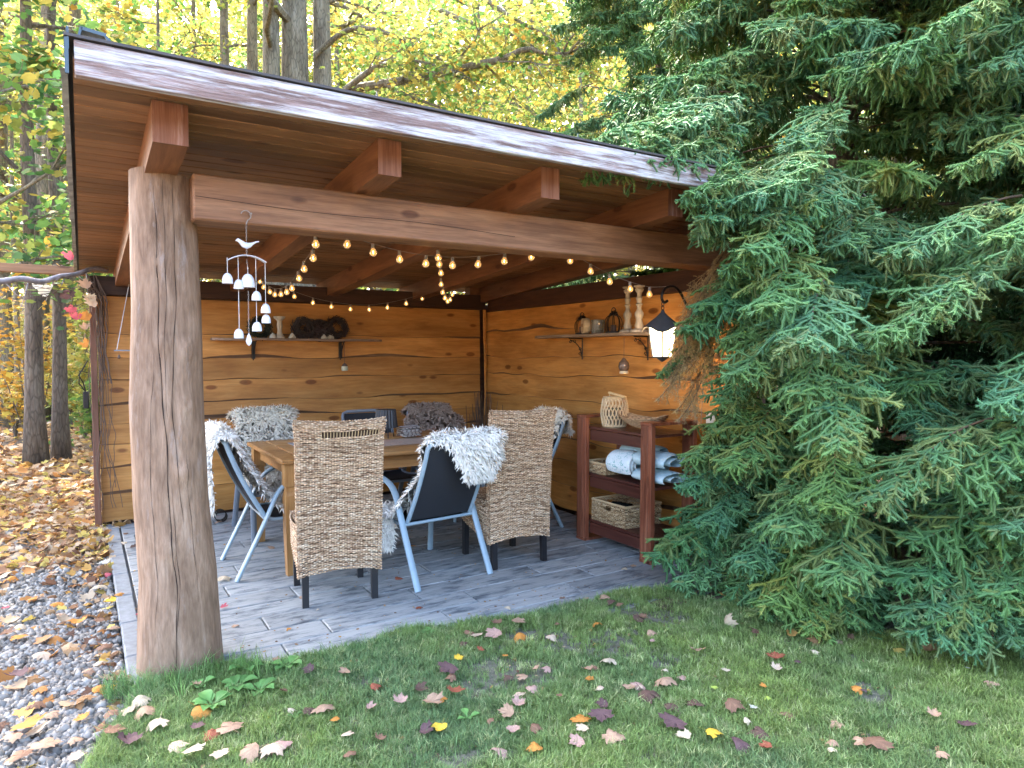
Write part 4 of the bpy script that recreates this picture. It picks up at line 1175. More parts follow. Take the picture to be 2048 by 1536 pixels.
# side shelf things (top at z = 1.674)
ZS = 1.674
candlestick("taller turned candlestick with a bare-wood top, farther one on the side shelf", (3.845, 4.385, ZS), .375, .068, M_whitewood)
candlestick("turned white candlestick at the near end of the side shelf", (3.845, 4.245, ZS), .375, .072, M_whitewood)
mb = MB(); mb.lathe([(0, -.03), (.068, -.03), (.072, 0), (.068, .03), (0, .03)], n=18, axis='X')
mb.lathe([(0, -.034), (.016, -.034), (.016, -.03), (.0, -.03)], (0, 0, .005), n=8, axis='X', mi=1)
o = mb.build("wood_slice", [M_birch, plain("heart_burn_mark", (.22, .10, .06), .8)]); o.location = (3.83, 4.93, ZS+.072); o.rotation_euler = (0, 0, math.radians(-25)); tag(o, "pale round log slice with a heart mark standing on the side shelf", "wood slice")
for i, (y, lab, s) in enumerate(((5.04, "dark cage lantern with ring handle behind the log slice on the side shelf", 1.0), (4.60, "dark cage lantern with ring handle beside the candlesticks on the side shelf", 1.12))):
    lt = thing("cage_lantern", lab, "lantern", (3.875, y, ZS)); mb = MB()
    mb.lathe([(0, 0), (.062*s, 0), (.062*s, .012), (.05*s, .016), (0, .016)], n=16)
    for k in range(8):
        a = k*math.pi/4; mb.tube(arc_pts([(math.cos(a)*.055*s, math.sin(a)*.055*s, .012), (math.cos(a)*.07*s, math.sin(a)*.07*s, .08*s), (math.cos(a)*.05*s, math.sin(a)*.05*s, .13*s), (0, 0, .145*s)], 2), .0035, 4)
    mb.build("cage", M_black, lt)
    mb = MB(); mb.tube([(0, .028*math.cos(t_), .17*s+.028*math.sin(t_)) for t_ in np.linspace(0, 2*math.pi, 18)], .004, 5); mb.build("ring_handle", M_black, lt)
    mb = MB(); 
    for q in range(12):
        a = q*.53; mb.tube([(0, 0, .14*s), (math.cos(a)*.04, math.sin(a)*.04, .15*s+.02*math.sin(q))], [.004, .010], 4)
    mb.build("leaf_ornament", M_black, lt)
    mb = MB(); mb.lathe([(0, .016), (.025, .016), (.025, .07), (0, .07)], n=10); mb.build("candle", plain("dark_candle", (.10, .06, .05), .6), lt)
m, nt, b = new_mat("clear_thick_glass"); b.inputs['Base Color'].default_value = (.75, .82, .80, 1); b.inputs['Roughness'].default_value = .06
b.inputs['Transmission Weight'].default_value = .85; b.inputs['IOR'].default_value = 1.25; M_glass = m
mb = MB(); mb.lathe([(0, 0), (.05, 0), (.055, .01), (.06, .12), (.055, .118), (.048, .012), (0, .012)], n=20)
o = mb.build("glass_jar", M_glass, smooth=True, auto=40); o.location = (3.85, 4.78, ZS); tag(o, "clear glass jar between the log slice and the dark lantern on the side shelf", "jar")

def hanging_bell(label, cat, top, zb, prof, mat, mat2=None, prof2=None):
    t = thing("hanging_bell", label, cat, (top[0], top[1], zb))
    mb = MB(); mb.tube([(0, 0, prof[-1][1]), (0, 0, top[2]-zb)], .0022, 5); mb.build("string", M_stick, t)
    mb = MB(); mb.lathe(prof, n=20); mb.build("bell", mat, t, smooth=True, auto=50)
    if prof2: mb = MB(); mb.lathe(prof2, n=20); mb.build("rim", mat2, t)
hanging_bell("brown round ceramic bell with cream rim hanging under the side shelf", "bell", (3.80, 4.375, 1.63), 1.335, [(.030, .02), (.040, .035), (.046, .06), (.040, .09), (.022, .11), (.012, .125), (.0, .13)], M_glassy, plain("cream_rim", (.70, .60, .42), .5), [(0, 0), (.036, 0), (.036, .016), (.030, .022), (0, .022)])
hanging_bell("tiny two-tone clay bell hanging from the right bracket of the back shelf", "bell", (2.265, 6.88, 1.60), 1.325, [(.030, .045), (.024, .062), (.010, .075), (0, .08)], M_glassy, plain("greenish_cream_glaze", (.52, .52, .38), .4), [(0, 0), (.030, 0), (.033, .02), (.031, .045), (0, .045)])

# ------------------------------------------------------------------ wall lantern, lit
wlan = thing("wall_lantern", "lit wrought-iron lantern with a curled roof hanging on a scrolled wall bracket", "wall lantern", (3.95, 3.62, 1.35))
mb = MB()
mb.box((3.95, 3.615, 1.66), (.014, .045, .56), bev=.003)
mb.tube(arc_pts([(3.945, 3.615, 1.60), (3.80, 3.615, 1.72), (3.66, 3.62, 1.98), (3.52, 3.62, 1.975), (3.48, 3.62, 1.90), (3.51, 3.62, 1.855), (3.545, 3.62, 1.875)], 3), .010, 7)
mb.tube(arc_pts([(3.945, 3.615, 1.84), (3.86, 3.615, 1.80), (3.80, 3.615, 1.72)], 2), .007, 6)
mb.tube([(3.90+.03*math.cos(t_), 3.615, 1.55+.03*math.sin(t_)) for t_ in np.linspace(0, 6, 14)], .005, 5)
mb.lathe([(0, 1.92), (.02, 1.925), (.028, 1.945), (.02, 1.965), (0, 1.97)], (3.945, 3.615, 0), 10)
mb.build("bracket", M_black, wlan, world=True)
LX, LY = 3.50, 3.62
mb = MB()
for i in range(3):
    mb.tube([(LX+.012*math.cos(t_)*(1 if i % 2 else 0), LY+.012*math.cos(t_)*(0 if i % 2 else 1), 1.85-.028*i+.018*math.sin(t_)) for t_ in np.linspace(0, 2*math.pi, 12)], .003, 5)
mb.build("chain", M_black, wlan, world=True)
mb = MB(); n = 24
prof = [(.012, 1.805), (.018, 1.79), (.03, 1.78), (.06, 1.755), (.105, 1.725), (.145, 1.695), (.172, 1.672)]
V = []
for j, (r0, z) in enumerate(prof):
    for k in range(n):
        t_ = 2*math.pi*k/n; w = .022*math.cos(4*t_)*(j/6)**2
        V.append((LX+math.cos(t_)*r0*.88, LY+math.sin(t_)*r0*.88, z+w))
m_ = len(prof)
F = [(i*n+k, i*n+(k+1) % n, (i+1)*n+(k+1) % n, (i+1)*n+k) for i in range(m_-1) for k in range(n)]
o_ = len(V); V += [(v[0], v[1], v[2]-.006) for v in V]
F += [tuple(o_+q for q in f[::-1]) for f in F]
mb.add(V, F); mb.build("lantern_roof", M_darkmetal, wlan, world=True, smooth=True, auto=60)
mb = MB()
for k in range(4):
    a = math.pi/4+k*math.pi/2
    mb.tube([(LX+math.cos(a)*.100, LY+math.sin(a)*.100, 1.69), (LX+math.cos(a)*.066, LY+math.sin(a)*.066, 1.475)], .007, 5)
for r, z in ((.100, 1.69), (.066, 1.475)):
    mb.tube([(LX+math.cos(math.pi/4+k*math.pi/2)*r, LY+math.sin(math.pi/4+k*math.pi/2)*r, z) for k in range(5)], .006, 5)
mb.lathe([(.0, 1.44), (.012, 1.445), (.045, 1.47), (0, 1.475)], (LX, LY, 0), 12)
mb.build("lantern_frame", M_darkmetal, wlan, world=True)
m, nt, b = new_mat("lit_frosted_glass"); b.inputs['Base Color'].default_value = (.9, .8, .62, 1); b.inputs['Emission Color'].default_value = (1, .78, .42, 1); b.inputs['Emission Strength'].default_value = 1.0
_t = nt.nodes.new("ShaderNodeBsdfTransparent"); _m = nt.nodes.new("ShaderNodeMixShader"); _m.inputs[0].default_value = .45
nt.links.new(b.outputs[0], _m.inputs[1]); nt.links.new(_t.outputs[0], _m.inputs[2]); nt.links.new(_m.outputs[0], nt.nodes["Material Output"].inputs[0])
M_litglass = m
ld = bpy.data.lights.new("lantern_bulb", 'POINT'); ld.energy = 1.2; ld.color = (1, .60, .26); ld.shadow_soft_size = .06
lo_ = bpy.data.objects.new("lantern_bulb", ld); COL.objects.link(lo_); lo_.parent = wlan; lo_.location = (3.50-3.95, 0, 1.58-1.35)
for k in range(4):
    mb = MB(); a0 = math.pi/4+k*math.pi/2; a1 = a0+math.pi/2
    mb.add([(LX+math.cos(a0)*.092, LY+math.sin(a0)*.092, 1.685), (LX+math.cos(a1)*.092, LY+math.sin(a1)*.092, 1.685), (LX+math.cos(a1)*.060, LY+math.sin(a1)*.060, 1.48), (LX+math.cos(a0)*.060, LY+math.sin(a0)*.060, 1.48)], [(3, 2, 1, 0)])
    mb.build("glass_pane", M_litglass, wlan, world=True)

# switch and socket on the side wall
sw = thing("light_switch", "white outdoor light switch on the side wall above the shelf unit", "switch", (3.96, 3.57, .955))
mb = MB(); mb.box((-.012, 0, .045), (.03, .082, .125), bev=.008); mb.build("housing", M_plastic, sw)
mb = MB(); mb.box((-.030, 0, .05), (.008, .055, .075), bev=.003); mb.build("rocker", M_plastic, sw)
mb = MB(); mb.tube(arc_pts([(3.95, 3.64, 1.40), (3.95, 3.66, 1.15), (3.94, 3.66, .95)], 2), .0022, 5)
tag(mb.build("cable", M_cable), "thin cable running down the side wall from the lantern to the shelf unit", "cable")
mb = MB(); mb.tube(arc_pts([(3.92, 3.56, .70), (3.90, 3.60, .60), (3.86, 3.63, .42), (3.88, 3.62, .26), (3.90, 3.56, .20)], 3), .0028, 5)
tag(mb.build("white_cable", M_whitecable), "loose white cable hanging beside the shelf unit's right end", "cable")
sk = thing("outdoor_socket", "weatherproof socket with a plug low on the wall behind the spruce tip", "socket", (3.92, 3.47, .15))
mb = MB(); mb.box((0, 0, .04), (.05, .07, .07), bev=.006); mb.build("housing", M_whitecable, sk)
mb = MB(); mb.box((-.05, .10, .0), (.05, .045, .045), (.3, .4, .2), bev=.006); mb.build("plug", M_greyf, sk)

# ------------------------------------------------------------------ shelf unit
UX0, UX1, UY0, UY1, UH = 3.385, 3.84, 3.60, 4.465, 1.01
un = thing("shelf_unit", "red-brown wooden shelf unit with open loop ends and three shelves", "shelf unit", ((UX0+UX1)/2, (UY0+UY1)/2, 0))
UB = dict(parent=un, world=True)
for (y0, y1) in ((UY0, UY0+.115), (UY1-.115, UY1)):
    yc = (y0+y1)/2
    for k in range(3):          # laminated uprights: three battens each
        yy_ = y0+.0192+k*.0383
        mb = MB(); mb.box((UX0+.02, yy_, UH/2), (.040+(.004 if k == 1 else 0), .0365, UH-.044), bev=.003); mb.build("upright_batten", M_unit, **UB)
    mb = MB(); mb.box((UX1-.02, yc, UH/2), (.04, .115, UH-.044), bev=.003); mb.build("rear_upright", M_unit, **UB)
    for z in (.011, UH-.011):
        mb = MB(); mb.box(((UX0+UX1)/2, yc, z), (UX1-UX0+.004, .117, .022), bev=.003); mb.build("loop_rail", M_unit, **UB)
for z in (.90, .525, .155):
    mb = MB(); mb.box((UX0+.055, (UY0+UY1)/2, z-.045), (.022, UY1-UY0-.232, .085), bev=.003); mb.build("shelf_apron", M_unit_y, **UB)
    for k in range(3):
        w = (UX1-UX0-.07)/3
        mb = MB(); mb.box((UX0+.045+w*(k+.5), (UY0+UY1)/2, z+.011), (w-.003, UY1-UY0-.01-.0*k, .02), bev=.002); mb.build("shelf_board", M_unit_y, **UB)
    mb = MB(); mb.box((UX0+.058, UY0+.055, z-.05), (.02, .02, .09)); mb.build("shelf_peg", M_darkmetal, **UB)
# wicker lantern
wl_ = thing("wicker_lantern", "open-weave wicker lantern with wooden handle on top of the shelf unit", "lantern", (3.585, 4.235, .922))
mb = MB(); R0 = .098
def cage_r(z): return R0*(.90+.16*math.sin(min(1, z/.225)*math.pi))
for k in range(22):
    for s in (-1, 1):
        pts = []
        for q in range(13):
            z = .004+.218*q/12; a = 2*math.pi*k/22 + s*.13*math.sin(q/12*math.pi*3); r = cage_r(z)+.003*s
            pts.append((math.cos(a)*r, math.sin(a)*r, z))
        mb.tube(pts, .0048, 4, random.choice([(.60, .46, .28), (.52, .38, .22), (.66, .53, .34)]))
for z in (.004, .222):
    for dz in (0, .009): mb.tube([(math.cos(t_)*cage_r(z), math.sin(t_)*cage_r(z), z+dz) for t_ in np.linspace(0, 2*math.pi, 28)], .0055, 5, (.55, .42, .25))
mb.build("wicker_cage", M_tint, wl_)
mb = MB(); mb.lathe([(0, .004), (.06, .004), (.06, .15), (.057, .15), (.055, .01), (0, .01)], n=20); mb.build("inner_glass", M_glass, wl_, smooth=True, auto=40)
mb = MB(); mb.box((.0, -.03, .252), (.028, .20, .016), (.14, 0, 0), bev=.004, col=(.62, .46, .24)); mb.tube([(0, .06, .232), (0, .065, .265)], .004, 6, (.6, .45, .25)); mb.tube([(0, -.095, .232), (0, -.10, .245)], .004, 6, (.6, .45, .25)); mb.build("handle", M_tint, wl_)
# boat-shaped bowl
mb = MB()
def bowl(u, v):
    a = 2*math.pi*u; r = v; x = math.cos(a)*.115*r*(1+.0); y = math.sin(a)*.25*r*abs(math.sin(a))**.25; z = .012+.075*r*r*(1+.55*math.sin(a)**4)
    return Vector((x, y, z)), Vector((0, 0, 1))
for v in np.linspace(.15, 1, 13):
    p = [bowl(u, v)[0] for u in np.linspace(0, 1, 61)]
    for i in range(60):
        mb.tube([p[i], p[i+1]], .0055, 4, (lambda k: (.45*k, .30*k, .17*k))(random.uniform(.6, 1.25)), caps=False)
mb.grid(lambda u, v: bowl(u, v)[0]-Vector((0, 0, .004)), 49, 10, col=(.20, .12, .06))
o = mb.build("woven_bowl", M_tint); o.location = (3.60, 3.93, .922); tag(o, "boat-shaped woven rattan bowl on top of the shelf unit", "bowl")
def basket(name, label, loc, w, d, h, seed, holes=False, rz=0):
    t = thing(name, label, "basket", loc, rz)
    mb = MB()
    pal = [(.50, .36, .20), (.40, .27, .14), (.60, .46, .28), (.32, .20, .10)]
    hole = (lambda u, v: .42 < u < .58 and .62 < v < .84) if holes else None
    for k, (S, L_) in enumerate((((lambda u, v: (Vector((-w/2, (u-.5)*d, h*v)), Vector((-1, 0, 0)))), d), ((lambda u, v: (Vector((w/2, (u-.5)*d, h*v)), Vector((1, 0, 0)))), d),
                                 ((lambda u, v: (Vector(((u-.5)*w, -d/2, h*v)), Vector((0, -1, 0)))), w), ((lambda u, v: (Vector(((u-.5)*w, d/2, h*v)), Vector((0, 1, 0)))), w))):
        weave(mb, S, L_, h, pitch=.010, stake=.014, rad=.005, pal=pal, seed=seed+k, skip=hole)
    mb.build("woven_sides", M_tint, t)
    mb = MB(); c4 = [(-w/2, -d/2, h), (w/2, -d/2, h), (w/2, d/2, h), (-w/2, d/2, h), (-w/2, -d/2, h)]
    mb.tube(c4, .009, 6, (.50, .36, .2)); mb.box((0, 0, .006), (w-.01, d-.01, .01), col=(.25, .16, .08)); mb.build("rim_and_base", M_tint, t)
    return t
bk = basket("wicker_basket", "rectangular wicker basket with cut-out handles holding a dark bottle on the bottom shelf", (3.62, 4.13, .177), .36, .40, .165, 40, True)
bt = thing("wine_bottle", "dark bottle with silver neck lying in the wicker basket", "bottle", (3.56, 4.06, .305), math.radians(20))
mb = MB(); mb.lathe([(0, -.12), (.036, -.12), (.038, -.11), (.038, .04), (.016, .09), (.015, .10)], n=16, axis='Y'); mb.v = [(a, -b_, c_) for a, b_, c_ in mb.v]; mb.f = [f[::-1] for f in mb.f]; mb.build("bottle_glass", plain("dark_bottle_glass", (.01, .012, .01), .08, 0, .1), bt, smooth=True, auto=40)
mb = MB(); mb.lathe([(0, .10), (.017, .10), (.018, .17), (0, .17)], n=14, axis='Y'); mb.v = [(a, -b_, c_) for a, b_, c_ in mb.v]; mb.build("neck_foil", plain("silver_foil", (.6, .6, .6), .25, .9, .05), bt, smooth=True, auto=40)
basket("wicker_tray", "shallow wicker tray beside the towels on the middle shelf", (3.62, 4.30, .547), .34, .26, .085, 60)
# rolled towels
def towel_roll(name, label, loc, rx, rz_, ly, mat, seed, turns=2.6):
    mb = MB(); n = 66; V = []
    m2 = 16
    rr = random.Random(seed)
    for j in range(m2):
        y = -ly/2+ly*j/(m2-1); bulge = 1-.10*abs(2*j/(m2-1)-1)**4
        for i in range(n):
            t_ = i/(n-1); a = t_*turns*2*math.pi; r = (.25+.75*t_)*bulge
            dx = .010*noise.noise(Vector((a*.8, y*9, seed))) + (.012*noise.noise(Vector((y*16, seed, 1))) if i == n-1 else 0)
            V.append((math.cos(a)*(rx*r+dx), y + .012*noise.noise(Vector((a*.6, seed, j//15*9))), rz_*r*math.sin(a)+rz_+dx*.5))
    mb.add(V, [(j*n+i, j*n+i+1, (j+1)*n+i+1, (j+1)*n+i) for j in range(m2-1) for i in range(n-1)])
    o = mb.build(name, mat, smooth=True); o.location = loc
    return tag(o, label, "towel", "rolled towels on the middle shelf")
m, nt, b = new_mat("printed_white_towel"); L = nt.links
v = nd(nt, "ShaderNodeTexVoronoi", Scale=24.0, Randomness=1.0); v.feature = 'DISTANCE_TO_EDGE'; L.new(coords(nt), v.inputs['Vector'])
nn = nd(nt, "ShaderNodeTexNoise", Scale=26.0, Detail=2.0, Distortion=2.5); L.new(coords(nt), nn.inputs['Vector'])
r = ramp(nt, [(.36, (.22, .46, .46)), (.42, (.68, .76, .78))]); L.new(nn.outputs['Fac'], r.inputs[0]); L.new(r.outputs[0], b.inputs['Base Color']); b.inputs['Roughness'].default_value = .95
bump(nt, b, nn.outputs['Fac'], .4, .01)
M_print = m
towel_roll("rolled_towel", "rolled white towel with a teal leaf print, front one on the middle shelf", (3.55, 4.02, .547), .135, .112, .27, M_print, 1)
towel_roll("rolled_towel", "plain pale blue rolled towel lying behind the printed one", (3.71, 4.02, .547), .10, .135, .42, M_towel, 2)
towel_roll("rolled_towel", "upper pale blue folded towel at the right end of the middle shelf", (3.60, 3.73, .655), .155, .068, .33, M_towel, 3, 1.6)
towel_roll("rolled_towel", "lower pale blue folded towel at the right end of the middle shelf", (3.60, 3.73, .547), .16, .054, .34, M_towel, 4, 1.6)

# ------------------------------------------------------------------ bundle of sticks in the far corner
mb = MB(); rr = random.Random(4)
for k in range(34):
    x, y = rr.gauss(3.74, .05), rr.gauss(6.70, .05); tx, ty = x+rr.gauss(.06, .07), min(6.9, y+rr.gauss(.08, .05))
    mb.tube([(x, y, 0), ((x+tx)/2+rr.gauss(0, .015), (y+ty)/2, .5), (tx, ty, rr.uniform(.8, 1.08))], [.008, .006, .003], 5)
tag(mb.build("stick_bundle", M_stick), "bundle of thin dark brushwood sticks leaning in the far corner", "sticks")

# ------------------------------------------------------------------ string lights
m, nt, b = new_mat("amber_bulb_glass"); b.inputs['Base Color'].default_value = (.80, .50, .20, 1); b.inputs['Roughness'].default_value = .08; b.inputs['Transmission Weight'].default_value = .72; b.inputs['IOR'].default_value = 1.3; b.inputs['Emission Color'].default_value = (1, .60, .24, 1); b.inputs['Emission Strength'].default_value = .022
M_bulb = m
m, nt, b = new_mat("glowing_filament"); b.inputs['Emission Color'].default_value = (1, .62, .25, 1); b.inputs['Emission Strength'].default_value = 2.5; M_fil = m
def bulb_parts():
    mb = MB(); prof = [(.010, 0.0), (.0145, -.006)]+[(.0215*math.sin(a), -.026+.0215*math.cos(a)) for a in np.linspace(.75, math.pi, 10)]
    mb.lathe(prof, n=16); g = mb.build("bulb", M_bulb, smooth=True)
    mb = MB(); mb.lathe([(.006, .026), (.0095, .024), (.0105, .0), (.0, -.002)], n=10); c = mb.build("bulb_cap", M_cable, g)
    mb = MB(); mb.lathe([(0, -.010), (.003, -.012), (.004, -.025), (.003, -.034), (0, -.036)], n=6); f_ = mb.build("filament", M_fil, g)
    return g
bulb0 = [None]
def light_string(label, pts, bulbs_at=None, n=0):
    t = thing("string_lights", label, "string lights", pts[0], 0, "strings of round amber bulbs under the roof")
    mb = MB(); o0 = Vector(pts[0]); P = [Vector(p)-o0 for p in pts]
    mb.tube(arc_pts(P, 2), .0016, 5); mb.build("cable", M_cable, t)
    for i, p in enumerate(P):
        if bulbs_at is not None and i not in bulbs_at: continue
        if bulb0[0] is None: g = bulb_parts(); bulb0[0] = g; g.parent = t
        else: g = copy_tree(bulb0[0], t)
        g.location = p+Vector((0, 0, -.024)); g.rotation_euler = (random.uniform(-.12, .12), random.uniform(-.12, .12), random.uniform(0, 6))
s1 = [(631, 471), (695, 472), (746, 488), (799, 502), (852, 511), (905, 515), (957, 513), (1009, 507), (1062, 499), (1140, 507), (1181, 528), (1219, 549), (1260, 564), (1299, 575)]
light_string("front string of amber bulbs just behind the front beam, ending at the wall lantern",
             [onY(x, y, 3.86-.016*i) for i, (x, y) in enumerate(s1)] + [(3.53, 3.62, 1.975)], set(range(14)))
d2 = [(631, 474, 3.9), (626, 500, 4.15), (608, 523, 4.5), (597, 543, 4.9), (583, 564, 5.3), (573, 572, 5.6), (562, 577, 5.9), (550, 578, 6.15), (539, 573, 6.4), (528, 564, 6.65), (519, 553, 6.8)]
light_string("left string of amber bulbs sagging from the front beam to the back wall", [onY(*p) for p in d2], set(range(1, 11)))
d3 = [(519, 553), (588, 583), (626, 596), (663, 604), (701, 609), (738, 610), (775, 606), (812, 598), (845, 588), (882, 570), (905, 556)]
light_string("back string of amber bulbs hanging in a shallow curve along the back wall", [onY(x, y, 6.80) for x, y in d3], set(range(1, 9)))
d4 = [(876, 500, 3.9), (879, 514, 4.2), (881, 533, 4.6), (882, 557, 5.2), (886, 574, 5.6), (890, 586, 5.9), (895, 593, 6.15), (900, 590, 6.35), (905, 580, 6.55), (907, 566, 6.7), (905, 553, 6.8)]
light_string("right string of amber bulbs bunched together where it meets the back wall", [onY(*p) for p in d4], set(range(0, 10)))

# ------------------------------------------------------------------ wind chime
wc = thing("wind_chime", "wind chime with a bird and white bells hanging from the front beam", "wind chime", (.66, 3.405, 2.16))
def ch(x, z, dy=0.0): return Vector((x-.66, dy, z-2.16))
mb = MB(); mb.tube([ch(.66+.022*math.cos(t_), 2.14+.022*math.sin(t_)) for t_ in np.linspace(2.9, -1.2, 16)]+[ch(.66, 2.10)], .0028, 6); mb.tube([ch(.683, 2.15, .035), ch(.683, 2.15, -.006)], .004, 6); mb.build("hook", M_cable, wc)
def chain(mb, a, b_, step=.011, r=.0011):
    a, b_ = Vector(a), Vector(b_); n = max(2, int((b_-a).length/step))
    for i in range(n):
        c = a.lerp(b_, (i+.5)/n); h = (b_-a).length/n*.62
        s = Vector((.0032, 0, 0)) if i % 2 else Vector((0, .0032, 0))
        mb.tube([c+Vector((0, 0, h)), c+s, c-Vector((0, 0, h)), c-s, c+Vector((0, 0, h))], r, 4, caps=False)
mb = MB(); chain(mb, ch(.66, 2.10), ch(.66, 2.02)); chain(mb, ch(.66, 1.995), ch(.66, 1.952)); chain(mb, ch(.66, 1.935), ch(.665, 1.88)); chain(mb, ch(.665, 1.79), ch(.664, 1.585)); mb.build("chain", M_cable, wc)
mb = MB()
mb.tube([ch(.612, 2.020), ch(.622, 2.024), ch(.632, 2.018), ch(.648, 2.004), ch(.662, 2.0), ch(.674, 2.004), ch(.688, 2.012), ch(.702, 2.020), ch(.716, 2.024)], [.0015, .008, .009, .014, .0155, .012, .006, .004, .003], 10, flat=.75); mb.build("bird", M_white, wc, smooth=True)
mb = MB(); pts = [ch(.66+.085*t_, 1.955-.028*t_*t_, 0) for t_ in np.linspace(-1, 1, 17)]
for s in (-1,): mb.tube([p+Vector((0, 0, 0)) for p in pts], .020, 8, flat=.16, up=(0, 1, 0)); mb.build("curved_bar", M_white, wc, smooth=True, auto=40)
bells = [(.575, 1.845, 1.94, .024), (.622, 1.822, 1.955, .022), (.664, 1.832, 1.9, .031), (.70, 1.772, 1.955, .022), (.742, 1.715, 1.935, .022), (.746, 1.668, 1.70, .021), (.622, 1.595, 1.80, .022), (.70, 1.628, 1.75, .022)]
for i, (x, z, zt, r) in enumerate(bells):
    mb = MB(); h = r*2.0; zb = z-.024
    mb.lathe([(r, zb), (r*.98, zb+h*.35), (r*.85, zb+h*.65), (r*.55, zb+h*.9), (r*.2, zb+h), (0, zb+h*1.02)], (0, 0, 0), 18)
    mb.lathe([(r*.9, zb+.001), (r*.8, zb+h*.4), (0, zb+h*.8)], (0, 0, 0), 18)
    mb.v = [(a+x-.66, b_+(.012 if i in (5, 6) else -.006*(i % 2)), c_-2.16) for a, b_, c_ in mb.v]
    o = mb.build("bell", M_white, wc, smooth=True, auto=45)
    m2 = MB(); m2.tube([ch(x, zb+h), ch(x, zt)], .0013, 5); m2.build("cord", M_whitecable, wc)
mb = MB(); mb.lathe([(0, 0), (.010, .010), (.014, .022), (.008, .045), (0, .062)], n=8, ell=.35); mb.v = [(a+.004, b_, c_+1.535-2.16) for a, b_, c_ in mb.v]; mb.build("drop_pendant", M_white, wc)

# ------------------------------------------------------------------ perch swing on the wall left of the log
pw = thing("hanging_perch", "little grey wooden perch hanging by a white cord left of the log post", "perch", (.30, 6.5, 1.525))
mb = MB(); mb.box((0, 0, 0), (.16, .022, .011)); mb.build("perch_bar", M_greyf, pw)
mb = MB(); mb.tube([(-.06, 0, .005), (.06, .30, .60)], .0032, 5); mb.tube([(.07, 0, .005), (.07, .30, .60)], .0032, 5); mb.build("cord", M_whitecable, pw)
mb = MB(); mb.lathe([(0, -.01), (.012, 0), (.008, .02), (0, .03)], (-.045, 0, -.06), 8); mb.tube([(-.045, 0, -.03), (-.045, 0, 0)], .001, 4); mb.build("nut_shell", M_stick, pw)

# black hooked cable box on the outer wall end, socket on the planks
mb = MB(); p = onY(172, 800, 7.2)
mb.box((0, 0, 0), (.045, .04, .15), bev=.006)
mb.tube([(0, 0, .07), (-.02, 0, .16), (-.05, 0, .22), (-.02, 0, .27), (.02, 0, .35)], .006, 6); mb.tube([(.0, 0, .07), (-.05, 0, .15), (-.04, 0, .26), (.02, 0, .24)], .005, 6)
o = mb.build("cable_box", M_black); o.location = p; tag(o, "small black box with looped cable at the wall's outer left end", "cable box")
mb = MB(); p = onY(196, 868, 6.98); mb.box((0, 0, 0), (.035, .02, .06), bev=.004); mb.lathe([(0, -.012), (.012, -.012), (.012, 0), (0, 0)], (0, 0, .02), 8, axis='Y')
o = mb.build("door_latch", M_black); o.location = (p.x, 6.975, p.z); tag(o, "small black metal latch on the wall planks left of the log post", "latch")
# wire rack low behind the log post
mb = MB()
for k in range(6):
    mb.tube([(math.cos(t_)*.05, .02*k, .05+.05*math.sin(t_)) for t_ in np.linspace(0, 2*math.pi, 14)], .003, 4)
o = mb.build("wire_basket", M_black); o.location = (1.02, 6.55, 0); tag(o, "small black wire basket on the floor by the back wall", "wire basket")
# ------------------------------------------------------------------ single fallen leaves (each its own object)
LCOL = {'tan': (.40, .26, .17), 'pale tan': (.52, .40, .29), 'cream': (.52, .43, .30), 'white': (.55, .54, .46), 'brown': (.22, .125, .08), 'dark brown': (.12, .072, .055),
        'orange': (.50, .22, .05), 'yellow': (.62, .42, .05), 'red-brown': (.28, .09, .05), 'purple-brown': (.12, .07, .07), 'pinkish tan': (.42, .27, .22), 'yellow-green': (.33, .42, .08), 'red': (.45, .10, .12)}
single_leaf_meshes = {}
leaf_log = []
def single_leaf(px, py, col, size=.10, curl=None, z=0.0, kind='lawn'):
    p = onZ(px, py, z)
    k = rng.integers(0, 10)
    key = (int(k), col)
    c = np.array(LCOL[col])
    if key not in single_leaf_meshes:
        V, F = leaf_mesh(100+int(k), (-.55, -.35, -.25, -.7, .15, .25, -.2, .4, -.45, .32)[int(k)])
        V = np.array(V); r2 = np.hypot(V[:, 0], V[:, 1])
        cc = c[None, :]*(1.12-.5*r2[:, None])*rng.uniform(.8, 1.15, (len(V), 1))
        o = mesh_np("fallen_leaf", V, F, M_litter, col=cc); single_leaf_meshes[key] = o
    else:
        o = single_leaf_meshes[key].copy(); COL.objects.link(o)
    s = size*rng.uniform(.85, 1.05)*.95
    o.scale = (s, s, s)
    tilt = .13 if kind == 'lawn' else .08
    o.rotation_euler = (rng.normal(0, tilt), rng.normal(0, tilt), rng.uniform(0, 6.28))
    o.location = (p.x, p.y, z+(.046 if kind == 'lawn' else .012)+(.01 if size > .1 else 0))
    leaf_log.append((o, px, py, col, kind, s))
